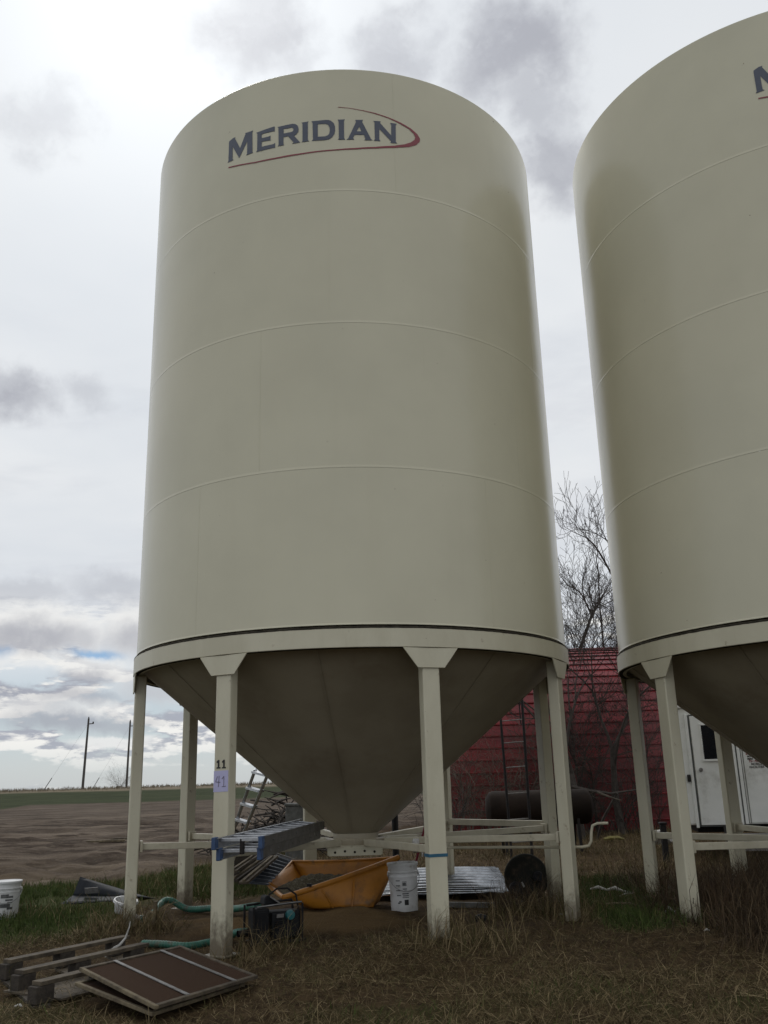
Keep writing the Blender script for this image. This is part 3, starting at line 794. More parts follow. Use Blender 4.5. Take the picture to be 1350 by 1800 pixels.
MB().box((tx(1.325), -.008, (TZ0 + TZ1) / 2), (.05, .018, TZ1 - TZ0 - .02)).build('joint_strip', M['trailer'], tr)
MB().box((TL / 2, TD / 2, .49), (TL - .4, 1.6, .13)).build('chassis', M['blackmetal'], tr)
MB().box((.95, -.30, .42), (.8, .28, .03)).build('step', M['strip'], tr)
MB().box((.95, -.32, .20), (.8, .28, .03)).build('step', M['strip'], tr)
for x_ in (.57, 1.33): MB().bar((x_, -.02, .55), (x_, -.42, .02), .04, .03).build('step_side', M['blackmetal'], tr)
for x_ in (4.6, 5.5):
    for y_ in (.16, TD - .16):
        w_ = MB().lathe([(.0, -.10), (.30, -.10), (.35, -.07), (.35, .07), (.30, .10), (0, .10)], 28, (x_, y_, .35), (0, 1, 0)).build('wheel', M['black'], tr)
        MB().lathe([(.0, -.105), (.17, -.105), (.19, -.09)], 20, (x_, y_, .35), (0, 1, 0)).build('rim', M['strip'], w_)
MB().bar((3.2, .1, .5), (3.0, -.02, .02), .05, .05).build('stand_leg', M['strip'], tr)
MB().bar((1.75, .1, .5), (1.95, -.05, .02), .05, .05).build('stand_leg', M['strip'], tr)
def text(txt, size, x, y, z, m, parent, name='lettering', shear=0.0, bold=0.0, align='LEFT', rot=(math.pi / 2, 0, 0)):
    cu = bpy.data.curves.new(name, 'FONT'); cu.body = txt; cu.size = size; cu.shear = shear; cu.offset = bold; cu.align_x = align; cu.extrude = .0006
    tmp = bpy.data.objects.new('tmp', cu); COL.objects.link(tmp)
    dg = bpy.context.evaluated_depsgraph_get(); me = bpy.data.meshes.new_from_object(tmp.evaluated_get(dg))
    bpy.data.objects.remove(tmp); bpy.data.curves.remove(cu)
    me.materials.clear(); me.materials.append(m); me.name = name
    o = bpy.data.objects.new(name, me); COL.objects.link(o); o.parent = parent
    o.location = (x, y, z); o.rotation_euler = rot
    return o
MB().box((tx(1.490), -.002, 1.705), (.075, .004, .032)).build('red_mark', M['red'], tr)
MB().box((tx(1.530), -.002, 1.672), (.16, .004, .020)).build('red_mark', M['red'], tr)
text('MOTION', .034, tx(1.465), -.003, 1.622, M['inkblack'], tr, bold=.0016)
text('MAX', .040, tx(1.465), -.003, 1.580, M['inkblack'], tr, bold=.0026)
text('The Portable', .050, tx(1.475), -.003, 1.538, M['red'], tr, shear=.25, bold=.0018)
text('MOBILE OFFICE', .050, tx(1.515), -.003, 1.492, M['inkblack'], tr, bold=.0012)
text('FACILITIES', .050, tx(1.480), -.003, 1.444, M['inkblack'], tr, bold=.0012)

# ------------------------------------------------------------------ bare trees
def make_tree(name, label, loc, H, seed, spread=.45, trunk_r=.11, bare=.3, lean=(0, 0), forks=None, group='bare trees round the red shed', levels=6, twig_r=.0045, mt='bark', guides=()):
    rg = random.Random(seed)
    root = thing(name, label, 'tree', loc, group=group)
    tb, cb = MB(), MB()
    def grow(p, d, L, r, lvl):
        n = 4 if lvl <= 1 else 3
        pts, rs = [p], [r]
        wob = .10 + .05 * lvl
        dd = d.copy()
        r1 = max(r * .62, twig_r)
        for i in range(n):
            dd = (dd + Vector((rg.uniform(-1, 1), rg.uniform(-1, 1), rg.uniform(-.5, .9))) * wob).normalized()
            p = p + dd * (L / n); pts.append(p); rs.append(r + (r1 - r) * (i + 1) / n)
        (tb if lvl == 0 else cb).tube(pts, rs, 7 if lvl == 0 else (5 if lvl < 3 else 3), caps=lvl == 0)
        if lvl >= levels: return
        k = {0: 3, 1: 3, 2: 3}.get(lvl, rg.choice([2, 2, 3]))
        for j in range(k):
            ang = spread * rg.uniform(.55, 1.35); az = rg.uniform(0, 2 * math.pi) if lvl else 2 * math.pi * (j + rg.random() * .5) / k
            x, y, a = frame(dd)
            nd = (a * math.cos(ang) + (x * math.cos(az) + y * math.sin(az)) * math.sin(ang)); nd.z += .10; nd.normalize()
            grow(p if j < 2 else pts[-2], nd, L * rg.uniform(.60, .86), r1 * rg.uniform(.62, .9), lvl + 1)
        if lvl and lvl < 5:
            for _ in range(2):
                q = pts[rg.randrange(1, len(pts))]; x, y, a = frame(dd); az = rg.uniform(0, 6.28)
                nd = (a * .55 + (x * math.cos(az) + y * math.sin(az)) * .8).normalized()
                grow(q, nd, L * rg.uniform(.3, .5), max(r1 * .45, twig_r), max(lvl + 2, 4))
    base = Vector((0, 0, -.08))
    grow(base, Vector((lean[0], lean[1], 1)).normalized(), H * bare, trunk_r, 0)
    for gpts, gr0, gr1, glen in guides:
        q_ = catmull([Vector(p) - Vector(loc) for p in gpts], 5); n_ = len(q_)
        cb.tube(q_, [gr0 + (gr1 - gr0) * i / (n_ - 1) for i in range(n_)], 6, caps=False)
        for i in range(2, n_):
            dd = (q_[i] - q_[i - 1]).normalized(); x, y, a = frame(dd)
            for _ in range((1 if rg.random() < .65 else 0) if i < n_ - 1 else 2):
                az = rg.uniform(0, 6.28); an = rg.uniform(.35, .9)
                nd = (a * math.cos(an) + (x * math.cos(az) + y * math.sin(az)) * math.sin(an)); nd.z += .25; nd.normalize()
                r_ = max((gr0 + (gr1 - gr0) * i / (n_ - 1)) * .5, twig_r)
                grow(q_[i], nd, glen * rg.uniform(.5, 1.0), r_, levels - 2)
    tb.build('trunk', M[mt], root); cb.build('crown', M['twig'], root)
    return root
def gz(x, y): return (x, y, hz(x, y))
make_tree('bare_tree', 'left-hand of two bare trunks in front of the red shed between the bins', gz(4.42, 22.6), 5.6, 3, .42, .10, .36, (.0, 0), levels=7)
make_tree('bare_tree', 'forked bare tree in front of the red shed, right-hand trunk between the bins', gz(5.55, 23.3), 6.0, 8, .45, .10, .34, (-.05, 0), levels=7)
make_tree('bare_tree', 'tallest bare tree, its twigs reaching highest beside the right-hand bin', gz(10.6, 33.5), 10.6, 15, .50, .22, .30, (-.02, 0), levels=6, twig_r=.007,
          guides=[([at(1100, 1060, 33.5), at(1070, 1000, 33.4), at(1046, 960, 33.3), at(1030, 945, 33.2)], .045, .020, 1.3),
                  ([at(1030, 945, 33.2), at(1010, 936, 33.0), at(992, 926, 32.8)], .020, .008, .6),
                  ([at(1068, 950, 33.6), at(1040, 935, 33.6), at(1015, 930, 33.7), at(995, 938, 33.7)], .018, .008, .7),
                  ([at(1072, 960, 33.6), at(1064, 945, 33.6), at(1056, 928, 33.6), at(1050, 912, 33.6)], .022, .008, .6)])
make_tree('bare_tree', 'dense bare tree rising behind the shed roof against the main bin edge', gz(6.35, 34.5), 7.9, 21, .48, .15, .33, (.0, 0))
make_tree('bare_tree', 'crooked bare tree behind the shed roof in the middle of the gap', gz(7.0, 36.5), 5.4, 27, .5, .19, .33, (-.02, 0), levels=5, twig_r=.007,
          guides=[([at(1020, 1140, 36), at(1032, 1105, 36), at(1040, 1082, 36), at(1052, 1062, 36), at(1060, 1045, 36)], .075, .035, 1.2),
                  ([at(1040, 1082, 36), at(1030, 1060, 36), at(1018, 1040, 36), at(995, 1028, 36)], .045, .02, 1.1),
                  ([at(1030, 1060, 36), at(1024, 1035, 36), at(1026, 1010, 36)], .03, .012, .9),
                  ([at(1062, 1150, 35.5), at(1058, 1105, 35.5), at(1054, 1060, 35.5), at(1052, 1010, 35.5), at(1048, 985, 35.5)], .04, .015, 1.0)])
make_tree('bare_tree', 'thin bare tree low behind the shed between its neighbours', gz(7.2, 34.0), 8.2, 35, .52, .13, .33, (.03, 0))
make_tree('bare_tree', 'thin dark sapling close to the main bin right leg, in front of the shed', gz(4.62, 24.0), 4.3, 51, .5, .05, .30, (.03, 0), levels=6)
make_tree('bare_tree', 'thin dark sapling just left of the right-hand bin in front of the shed', gz(6.25, 24.2), 4.6, 58, .5, .055, .30, (-.02, 0), levels=6)
make_tree('bare_tree', 'many-branched sapling between the two bare trunks in front of the shed', gz(5.15, 24.3), 4.0, 63, .55, .05, .28, (.0, 0), levels=6)
def make_bush(name, label, loc, H, seed, n=14, spread=.5, mat_='dryvine', group='dry bushes along the shed', levels=4):
    rg = random.Random(seed); root = thing(name, label, 'bush', loc, group=group); b = MB()
    def grow(p, d, L, r, lvl):
        pts, rs = [p], [r]; dd = d.copy()
        for i in range(3):
            dd = (dd + Vector((rg.uniform(-1, 1), rg.uniform(-1, 1), rg.uniform(-.7, .5))) * .28).normalized(); p = p + dd * L / 3; pts.append(p); rs.append(r * (1 - .15 * (i + 1)))
        b.tube(pts, rs, 3, caps=False)
        if lvl < levels:
            for _ in range(rg.choice([2, 3])):
                x, y, a = frame(dd); az = rg.uniform(0, 6.28); an = rg.uniform(.3, 1.0)
                grow(pts[rg.choice([1, 2, 3])], (a * math.cos(an) + (x * math.cos(az) + y * math.sin(az)) * math.sin(an)).normalized(), L * rg.uniform(.45, .8), r * .62, lvl + 1)
    for i in range(n):
        az = rg.uniform(0, 6.28); q = Vector((rg.uniform(-.25, .25), rg.uniform(-.25, .25), -.03))
        grow(q, Vector((math.cos(az) * spread, math.sin(az) * spread, 1)).normalized(), H * rg.uniform(.35, .6), .011, 0)
    b.build('twigs', M[mat_], root)
    return root
for i, (px, py, Y, H, lab) in enumerate(((815, 1440, 23.0, 2.5, 'tangled dry bush under the cone edge in front of the shed'), (862, 1440, 24.0, 2.9, 'pale dry bush left of the black steel ladder'),
        (925, 1440, 24.2, 3.4, 'dry vine climbing the shed behind the black steel ladder'), (985, 1440, 24.0, 2.6, 'dry bush behind the right front leg of the main bin'), (1100, 1440, 23.5, 2.6, 'dark twiggy bush beside the right-hand bin legs'), (1075, 1440, 24.4, 3.2, 'twiggy saplings in the gap between the two bins'), (1020, 1440, 23.8, 3.0, 'dense dark brush at the foot of the left-hand trunk between the bins'), (1135, 1440, 23.9, 3.4, 'tall dark brush just left of the right-hand bin front leg'), (780, 1440, 22.0, 2.2, 'low dark brush right of the cone tip'))):
    p = at(px, py, Y)
    make_bush('dry_bush', lab, gz(p.x, p.y), H, 40 + i, 18 if i < 4 else 16, .42, 'dryvine' if i in (0, 1, 2) else 'twig')
# a fallen limb across the foot of the trees
fl = thing('fallen_branch', 'bare fallen branch lying low across the tree trunks', 'branch', gz(4.2, 21.4))
o_ = Vector((4.2, 21.4, hz(4.2, 21.4)))
MB().tube([at(1005, 1383, 21.6) - o_, at(1035, 1390, 21.5) - o_, at(1075, 1395, 21.4) - o_, at(1120, 1388, 21.6) - o_], [.05, .045, .035, .015], 6).build('limb', M['bark'], fl)
MB().tube([at(1050, 1393, 21.4) - o_, at(1072, 1401, 21.3) - o_, at(1092, 1407, 21.2) - o_], [.03, .02, .01], 5).build('side_branch', M['dryvine'], fl)
MB().tube([at(1085, 1394, 21.4) - o_, at(1060, 1440, 21.7) - o_, at(1050, 1475, 22.0) - o_], [.03, .035, .03], 5).build('side_branch', M['bark'], fl)

# ------------------------------------------------------------------ things behind the bins
tk = thing('fuel_tank', 'rusty brown fuel tank lying on a stand before the shed', 'tank', gz(2.85, 18.6))
MB().lathe([(.001, -1.04), (.2, -1.02), (.30, -.96), (.325, -.9), (.325, .9), (.30, .96), (.2, 1.02), (.001, 1.04)], 32, (0, 0, .83), (1, 0, 0)).build('barrel', M['rust'], tk)
for x_ in (-.7, .7):
    for y_ in (-.28, .28): MB().bar((x_, y_ * 1.2, -.03), (x_, y_ * .8, .62), .05, .05).build('leg', M['blackmetal'], tk)
MB().lathe([(.05, 0), (.05, .09), (.001, .09)], 12, (.2, 0, 1.15)).build('filler_cap', M['blackmetal'], tk)
ld = thing('steel_ladder', 'black steel ladder standing in front of the brown tank', 'ladder', gz(2.3, 17.4))
o_ = Vector(ld.location)
La, Lb = at(900, 1512, 17.3) - o_, at(880, 1262, 17.3) - o_
Ra, Rb = at(936, 1512, 17.3) - o_, at(917, 1224, 17.3) - o_
MB().tube([La, Lb], .024, 8).build('rail', M['blackmetal'], ld)
MB().tube([Ra, Rb], .026, 8).build('rail', M['blackmetal'], ld)
MB().tube([Rb + Vector((-.05, .06, -.05)), Rb + Vector((-.04, .06, -.5))], .012, 6).build('hook', M['blackmetal'], ld)
for y_ in (1268, 1308, 1352, 1398, 1443, 1482):
    tl = (1512 - y_) / (1512 - 1262); trr = (1512 - (y_ - 2)) / (1512 - 1224)
    MB().tube([La.lerp(Lb, tl), Ra.lerp(Rb, trr)], .011, 6).build('rung', M['strip'], ld)
# leaning aluminium step ladder
lp = at(397, 1500, 13.3)
al = thing('leaning_ladder', 'aluminium ladder seen edge-on, leaning on the far side of the cone', 'ladder', gz(lp.x - .35, 13.2))
o_ = Vector(al.location)
b0, t0 = at(388, 1520, 13.35) - o_, at(449, 1352, 12.9) - o_
b1, t1 = at(404, 1525, 12.9) - o_, at(472, 1358, 12.45) - o_
for (p, q) in ((b0, t0), (b1, t1)):
    d = (q - p).normalized(); MB().bar(p - d * .25, q, .03, .085, (0, -1, .1)).build('rail', M['alu'], al, bevel=.004)
for k in range(7):
    f_ = -.02 + k * .165
    p, q = b0.lerp(t0, f_), b1.lerp(t1, f_)
    MB().bar(p, q, .09, .028).build('rung', M['alu'], al)
# brush pile and grey block
bp_ = at(490, 1425, 19.5)
bpile = thing('brush_pile', 'dark heap of cut branches behind the leaning ladder', 'brush pile', gz(bp_.x, 20.0))
b = MB(); rg = random.Random(5)
for i in range(260):
    a_ = rg.uniform(0, 6.28); r_ = rg.uniform(0, 1.35); x_, y_ = math.cos(a_) * r_ * 1.25, math.sin(a_) * r_ * .8
    zt = max(.02, (1.25 - r_ * .85)) * rg.uniform(.05, 1.0)
    d = Vector((rg.uniform(-1, 1), rg.uniform(-.6, .6), rg.uniform(-.3, .5))).normalized(); l_ = rg.uniform(.3, .9)
    p = Vector((x_, y_, zt)); b.tube([p - d * l_ / 2, p + Vector((0, 0, rg.uniform(-.04, .08))), p + d * l_ / 2], [rg.uniform(.008, .028)] * 2 + [.006], 4, caps=False)
o = b.build('branches', M['twig'], bpile); o['kind'] = 'stuff'
q = at(523, 1440, 18.2)
gbk = thing('concrete_block', 'grey concrete block at the brush pile under the cone', 'block', gz(q.x, 18.2))
MB().box((0, 0, .5), (.42, .4, 1.05)).build('block', M['concrete'], gbk, bevel=.03)
MB().lathe([(.07, 0), (.07, .03), (.001, .03)], 12, (-.02, -.2, .35), (0, -1, 0)).build('socket', M['seam'], gbk)
MB().box((.0, 0, 1.03), (.46, .44, .05)).build('cap', M['concrete'], gbk, bevel=.015)
# logs and scraps in the yard beyond
for i, (px, py, w_, lab, ms) in enumerate(((472, 1445, .28, 'pale broken plank lying in the muddy yard', 'wood2'), (185, 1490, .32, 'weathered plank lying on the dirt left of the left leg', 'wood2'))):
    p = gpg(px, py); t = thing('loose_plank', lab, 'plank', gz(p.x, p.y), .12)
    MB().box((0, 0, .03), (w_ * 3, .14, .05)).build('board', M[ms], t, bevel=.006)
    MB().box((w_, .11, .07), (w_ * 1.3, .10, .04)).build('splinter', M['wood'], t, bevel=.004)

# ------------------------------------------------------------------ utility poles on the rise
def utility_pole(label, px0, px1, py1, Y, gx_, gy_):
    b_ = at(px0, 1386, Y); zb = hz(b_.x, Y); tp = at(px1, py1, Y)
    t = thing('utility_pole', label, 'utility pole', (b_.x, Y, zb), group='utility poles on the rise')
    o = Vector(t.location)
    MB().tube([(0, 0, -.3), (tp - o) * .5, tp - o], [.19, .165, .13], 10).build('pole', M['pole'], t)
    tq = tp - o
    MB().bar(tq + Vector((-.05, 0, -.75)), tq + Vector((.75, 0, -.70)), .12, .12).build('bracket', M['pole'], t)
    MB().lathe([(.09, 0), (.13, .06), (.08, .12), (.11, .2), (.001, .24)], 10, tq + Vector((.66, 0, -.66))).build('insulator', M['blackmetal'], t)
    MB().lathe([(.06, 0), (.10, .06), (.06, .12), (.09, .2), (.001, .26)], 10, tq).build('insulator', M['blackmetal'], t)
    g0 = Vector((gx_ - b_.x, gy_, .1))
    gt = tq * .93
    gz_ = hz(gx_, Y + gy_) - zb
    g0 = Vector((gx_ - b_.x, gy_, gz_))
    MB().tube([g0, gt], .009, 4).build('guy_wire', M['wire'], t)
    MB().tube([g0, g0 + (gt - g0).normalized() * 1.9], .05, 6).build('guy_sleeve', M['pole'], t)
    return t
utility_pole('taller looking utility pole, the left one, on the grassy rise', 145, 156, 1263, 130, at(77, 1386, 130).x, 0)
utility_pole('utility pole beside the left leg of the main bin, on the rise', 222, 229, 1268, 150, at(163, 1386, 150).x, 0)
q = at(212, 1380, 149)
make_bush('roadside_bush', 'low pale bush at the foot of the right utility pole', (q.x, 149, hz(q.x, 149)), 4.2, 77, 40, .9, 'dryvine', None, 3)
# far tree line, a low smudge on the horizon
b = MB(); rg = random.Random(3)
x_ = -150.0
while x_ < 80:
    w_ = rg.uniform(14, 40); h_ = rg.uniform(.8, 2.6)
    for k in range(int(w_ * 2.2)):
        u = rg.uniform(-.5, .5); hh = h_ * (1 - (2 * u) ** 2) * rg.uniform(.3, 1)
        p = Vector((x_ + u * w_, 620 + rg.uniform(-6, 6), .5 + hh))
        r_ = rg.uniform(.4, .9)
        b.lathe([(.01, r_), (r_ * .8, r_ * .4), (r_ * .8, -r_ * .4), (.01, -r_)], 5, p, (rg.uniform(-1, 1), rg.uniform(-1, 1), 1), smooth=False)
    x_ += w_ * rg.uniform(.8, 3.5)
tag(b.build('far_treeline', mat('far_trees', (.085, .095, .085), (.11, .115, .10), rough=1)), 'low smudge of trees on the far horizon', kind='stuff')
# ------------------------------------------------------------------ extension ladder lying on the braces
lad = thing('extension_ladder', 'aluminium extension ladder with blue end caps lying on the bin braces', 'ladder', (-1.235, 7.65, .872))
o_ = Vector(lad.location)
LA0, LA1 = at(377, 1483, 7.65) - o_, at(530, 1446, 10.1) - o_
LB0, LB1 = at(459, 1481, 7.60) - o_, at(567, 1451, 9.95) - o_
def section(dz, s0, s1, inset, nr, ph):
    for p, q, sg in ((LA0, LA1, 1), (LB0, LB1, -1)):
        d = (q - p).normalized(); off = Vector((sg * inset, 0, dz))
        a_, b_ = p + d * s0 + off, p + d * s1 + off
        rl = MB(); n_ = Vector((1, 0, 0)) * sg
        rl.bar(a_, b_, .008, .078); rl.bar(a_ + n_ * .014 + Vector((0, 0, .037)), b_ + n_ * .014 + Vector((0, 0, .037)), .028, .006); rl.bar(a_ + n_ * .014 - Vector((0, 0, .037)), b_ + n_ * .014 - Vector((0, 0, .037)), .028, .006)
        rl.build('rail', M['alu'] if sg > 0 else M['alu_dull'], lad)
        cp = MB().bar(a_ - d * .03, a_ + d * .045, .034, .094); cp.build('end_cap', M['bluecap'], lad, bevel=.005)
        rv = MB()
        for k in range(nr):
            c_ = a_ + (b_ - a_) * ((k + ph) / nr) - n_ * .004
            rv.lathe([(.011, 0), (.008, .004), (.001, .005)], 8, c_, tuple(-n_))
        tag(rv.build('rivets', M['alu_dull'], lad), kind='stuff')
    for k in range(nr):
        f_ = (s0 + (s1 - s0) * (k + ph) / nr) / (LA1 - LA0).length
        p, q = LA0.lerp(LA1, f_) + Vector((inset, 0, dz + .020)), LB0.lerp(LB1, f_) + Vector((-inset, 0, dz + .020))
        rg_ = MB(); rg_.bar(p, q, .032, .026); rg_.bar(p + Vector((0, -.004, .013)), q + Vector((0, -.004, .013)), .022, .004)
        rg_.build('rung', M['alu'], lad, bevel=.004)
section(0.0, 0.0, 2.45, .0, 9, .35)
section(-.085, .05, 2.35, .022, 9, .25)
p = LA0.lerp(LB0, .50) + Vector((.02, .10, -.03))
MB().box(p, (.035, .05, .12)).build('rung_latch', M['blackmetal'], lad, bevel=.006)
MB().bar(p + Vector((.02, 0, .05)), p + Vector((.14, .62, .05)), .012, .012).build('latch_arm', M['alu'], lad)

# ------------------------------------------------------------------ yellow tub under the outlet
tub = thing('grain_tub', 'yellow plastic unloading tub tilted under the bin outlet, part full of chaff', 'tub', (-.55, 11.1, hz(-.55, 11.1)))
o_ = Vector(tub.location)
rim = [at(471, 1555, 11.05) - o_, at(514, 1514, 11.75) - o_, at(701, 1507, 11.35) - o_, at(497, 1578, 10.75) - o_]
base = [Vector((-.50, .26, .02)), Vector((-.35, .42, .0)), Vector((.36, .36, .0)), Vector((.30, -.10, .0)), Vector((-.36, -.14, .0))]
def quadgrid(b, c00, c10, c11, c01, n=10, m=6, bulge=0.0, smooth=True):
    nn = (c10 - c00).cross(c01 - c00).normalized(); vs = []
    for j in range(m + 1):
        for i in range(n + 1):
            u, v = i / n, j / m
            vs.append((c00 * (1 - u) + c10 * u) * (1 - v) + (c01 * (1 - u) + c11 * u) * v + nn * bulge * math.sin(math.pi * u) * math.sin(math.pi * v))
    b.add(vs, [(j * (n + 1) + i, j * (n + 1) + i + 1, (j + 1) * (n + 1) + i + 1, (j + 1) * (n + 1) + i) for j in range(m) for i in range(n)], smooth)
P1, P2, P3, P4 = rim
B1, B2, B3, B4, B5 = base
def shell(b, c00, c10, c11, c01, bulge=0.0):
    quadgrid(b, c00, c10, c11, c01, 10, 6, bulge)
walls = []
for nm, (a_, b_, c_, d_) in {'front': (B5, B4, P3, P4), 'right': (B4, B3, P3, P3.lerp(P2, .04)), 'back': (B3, B2, P2, P3.lerp(P2, .04)), 'left': (B2, B1, P1, P2), 'lip': (B1, B5, P4, P1)}.items():
    b = MB(); shell(b, a_, b_, c_, d_, .035 if nm == 'front' else 0.0)
    w_ = b.build('tub_wall', M['yellow'], tub); s_ = w_.modifiers.new('thick', 'SOLIDIFY'); s_.thickness = .014; s_.offset = 0
b = MB(); b.add([B1, B2, B3, B4, B5], [(0, 1, 2, 3, 4)]); b.build('tub_floor', M['yellow'], tub)
for (a_, b_) in ((P4, P3), (P2, P3), (P1, P2), (P1, P4)):
    r_ = .030 if a_ is P4 else .016
    MB().tube([a_, a_.lerp(b_, .25) + Vector((0, 0, -.012)), a_.lerp(b_, .5) + Vector((0, 0, -.016)), a_.lerp(b_, .75) + Vector((0, 0, -.010)), b_], r_, 10).build('rolled_rim', M['yellow'], tub)
for u in (.34, .66):
    MB().tube([B5.lerp(B4, u) + Vector((0, -.012, .01)), B5.lerp(B4, u).lerp(P4.lerp(P3, u * .9 + .02), .5) + Vector((0, -.045, 0)), P4.lerp(P3, u * .88 + .02) + Vector((0, -.02, -.05))], .012, 6).build('crease_rib', M['yellow'], tub)
b = MB(); n_ = 22; vs = []
ga, gb2, gc, gd = P4.lerp(B5, .08), P3.lerp(B4, .24), P2.lerp(B2, .42), P1.lerp(B1, .08)
for j in range(n_ + 1):
    for i in range(n_ + 1):
        u, v = i / n_, j / n_
        p = (ga * (1 - u) + gb2 * u) * (1 - v) + (gd * (1 - u) + gc * u) * v
        e = min(u, 1 - u, v, 1 - v)
        p = p + Vector((0, 0, .10 * math.exp(-((u - .55) ** 2 + (v - .6) ** 2) * 9) + .018 * math.sin(i * 2.3 + j * 1.1) * min(1, e * 6) - .03))
        vs.append(p)
b.add(vs, [(j * (n_ + 1) + i, j * (n_ + 1) + i + 1, (j + 1) * (n_ + 1) + i + 1, (j + 1) * (n_ + 1) + i) for j in range(n_) for i in range(n_)], True)
ch = b.build('chaff_fill', M['tubgrain'], tub)
MB().box(P4.lerp(P3, .22) + Vector((0, -.02, .035)), (.05, .03, .03)).build('clip', M['blackmetal'], tub)

# ------------------------------------------------------------------ pails
def pail(label, px, py, h, r, rz=0.0, lid=False, tilt=0.0, group=None, Y=None):
    p = gpg(px, py) if Y is None else at(px, py, Y)
    t = thing('pail', label, 'pail', (p.x, p.y + r, hz(p.x, p.y + r) + .0), rz, group)
    t.rotation_euler = (tilt * .3, tilt, rz)
    k = r
    MB().lathe([(.001, .004), (k * .86, .0), (k * .88, .01), (k * .965, h * .70), (k * .985, h * .70), (k * .99, h * .725), (k * .97, h * .735), (k * .975, h * .80), (k * 1.03, h * .80), (k * 1.035, h * .825), (k * .985, h * .835), (k * .995, h * .94), (k * 1.045, h * .94), (k * 1.05, h * .985), (k * 1.01, h), (k * .97, h * .99), (k * .90, h * .1), (.001, h * .08)], 40).build('body', M['pail'], t)
    if lid: MB().lathe([(k * 1.055, h * .955), (k * 1.07, h * .96), (k * 1.07, h * 1.0), (k * 1.03, h * 1.012), (k * .97, h * .995), (.001, h * .992)], 40).build('lid', M['pail'], t)
    pts = []
    for i in range(15):
        a_ = math.pi * i / 14
        pts.append((math.cos(a_) * k * 1.06, -math.sin(a_) * k * 1.10 - .01, h * .77 - math.sin(a_) * h * .34))
    MB().tube(pts, .004, 6).build('handle', M['wire'], t)
    for sx in (-1, 1): MB().lathe([(.02, 0), (.018, .012), (.001, .014)], 10, (sx * k * .99, 0, h * .77), (sx, 0, 0)).build('handle_lug', M['pail'], t)
    return t, k, h
def wrap_print(t, k, h, rects, m, name='label_print'):
    """printed bars wrapped round the pail: (angle deg, width m, z, height)"""
    b = MB()
    for a_, w_, z_, hh in rects:
        n = 5; vs = []
        for i in range(n + 1):
            an = R_(a_) + (i / n - .5) * w_ / k
            for zz in (z_, z_ + hh):
                rr = k * (.88 + (.965 - .88) * (zz / (h * .7))) + .0015
                vs.append((rr * math.cos(an), rr * math.sin(an), zz))
        b.add(vs, [(2 * i, 2 * i + 2, 2 * i + 3, 2 * i + 1) for i in range(n)])
    return b.build(name, m, t)
t, k, h = pail('white pail with a printed label beside the right front leg of the main bin', 712, 1604, .50, .165, .2, group='white pails')
t.rotation_euler = (0, R_(-1.5), .2)
rects = []
rg = random.Random(9)
for i in range(4): rects.append((-98, .052, .31 - i * .013, .006))
rects += [(-102, .018, .275, .03), (-96, .020, .275, .03), (-97, .05, .235, .010), (-94, .030, .225, .005), (-95, .075, .185, .012), (-94, .070, .165, .010), (-95, .075, .148, .008)]
for i in range(4): rects.append((-124 + rg.uniform(-2, 2), .05, .32 - i * .05, .010))
rects += [(-118, .03, .10, .02), (-124, .03, .09, .015)]
wrap_print(t, k, h, rects, M['pailink'])
wrap_print(t, k, h, [(-92, .05, .075, .055)], M['inkblack'], 'barcode')
# red-handled tool standing in that pail, and the rag knotted on the brace
rh = thing('red_pole', 'thin red tool handle standing in the white pail by the leg', 'tool handle', at(722, 1532, 10.95))
o_ = Vector(rh.location)
MB().tube([at(719, 1560, 11.0) - o_, at(735, 1500, 10.9) - o_, at(747, 1452, 10.8) - o_], .0135, 8).build('shaft', M['redhandle'], rh)
MB().tube([at(747, 1452, 10.8) - o_, at(750, 1441, 10.8) - o_], .018, 8).build('grip', M['black'], rh)
rg_ = thing('rag', 'white rag knotted round the brace next to the right front leg', 'rag', at(733, 1486, 9.35))
b = MB(); rgx = random.Random(4)
o_ = Vector(rg_.location)
for i in range(3):
    pts = [Vector((-.03 + .02 * i, math.cos(a_) * .045, math.sin(a_) * .055)) for a_ in [j * .6 for j in range(12)]]
    b.tube(pts, .013, 6)
b.build('knot', M['rag'], rg_)
MB().tube([(.02, -.05, 0), (.05, -.06, -.04), (.045, -.06, -.10)], [.018, .014, .006], 6).build('tail', M['rag'], rg_)
t, k, h = pail('white lidded pail at the left edge on the green grass', -2, 1619, .39, .152, .35, lid=True, group='white pails')
wrap_print(t, k, h, [(-78, .10, .22, .022), (-76, .085, .19, .018), (-72, .06, .165, .012), (-95, .09, .22, .04), (-92, .12, .12, .04), (-70, .07, .10, .025)], M['pailink'])
p = gpg(207, 1613)
t = thing('plastic_tub', 'low white tub half hidden behind the left leg', 'tub', gz(p.x - .02, p.y + .3), .2)
t.scale = (.62, .62, .8)
t.rotation_euler = (R_(12), R_(8), .2)
MB().lathe([(.001, .01), (.15, 0), (.17, .02), (.20, .17), (.215, .17), (.215, .185), (.19, .185), (.16, .03), (.001, .02)], 32).build('body', M['pail'], t)
MB().lathe([(.218, .15), (.226, .155), (.226, .165), (.218, .17)], 32).build('rim', M['pail'], t)

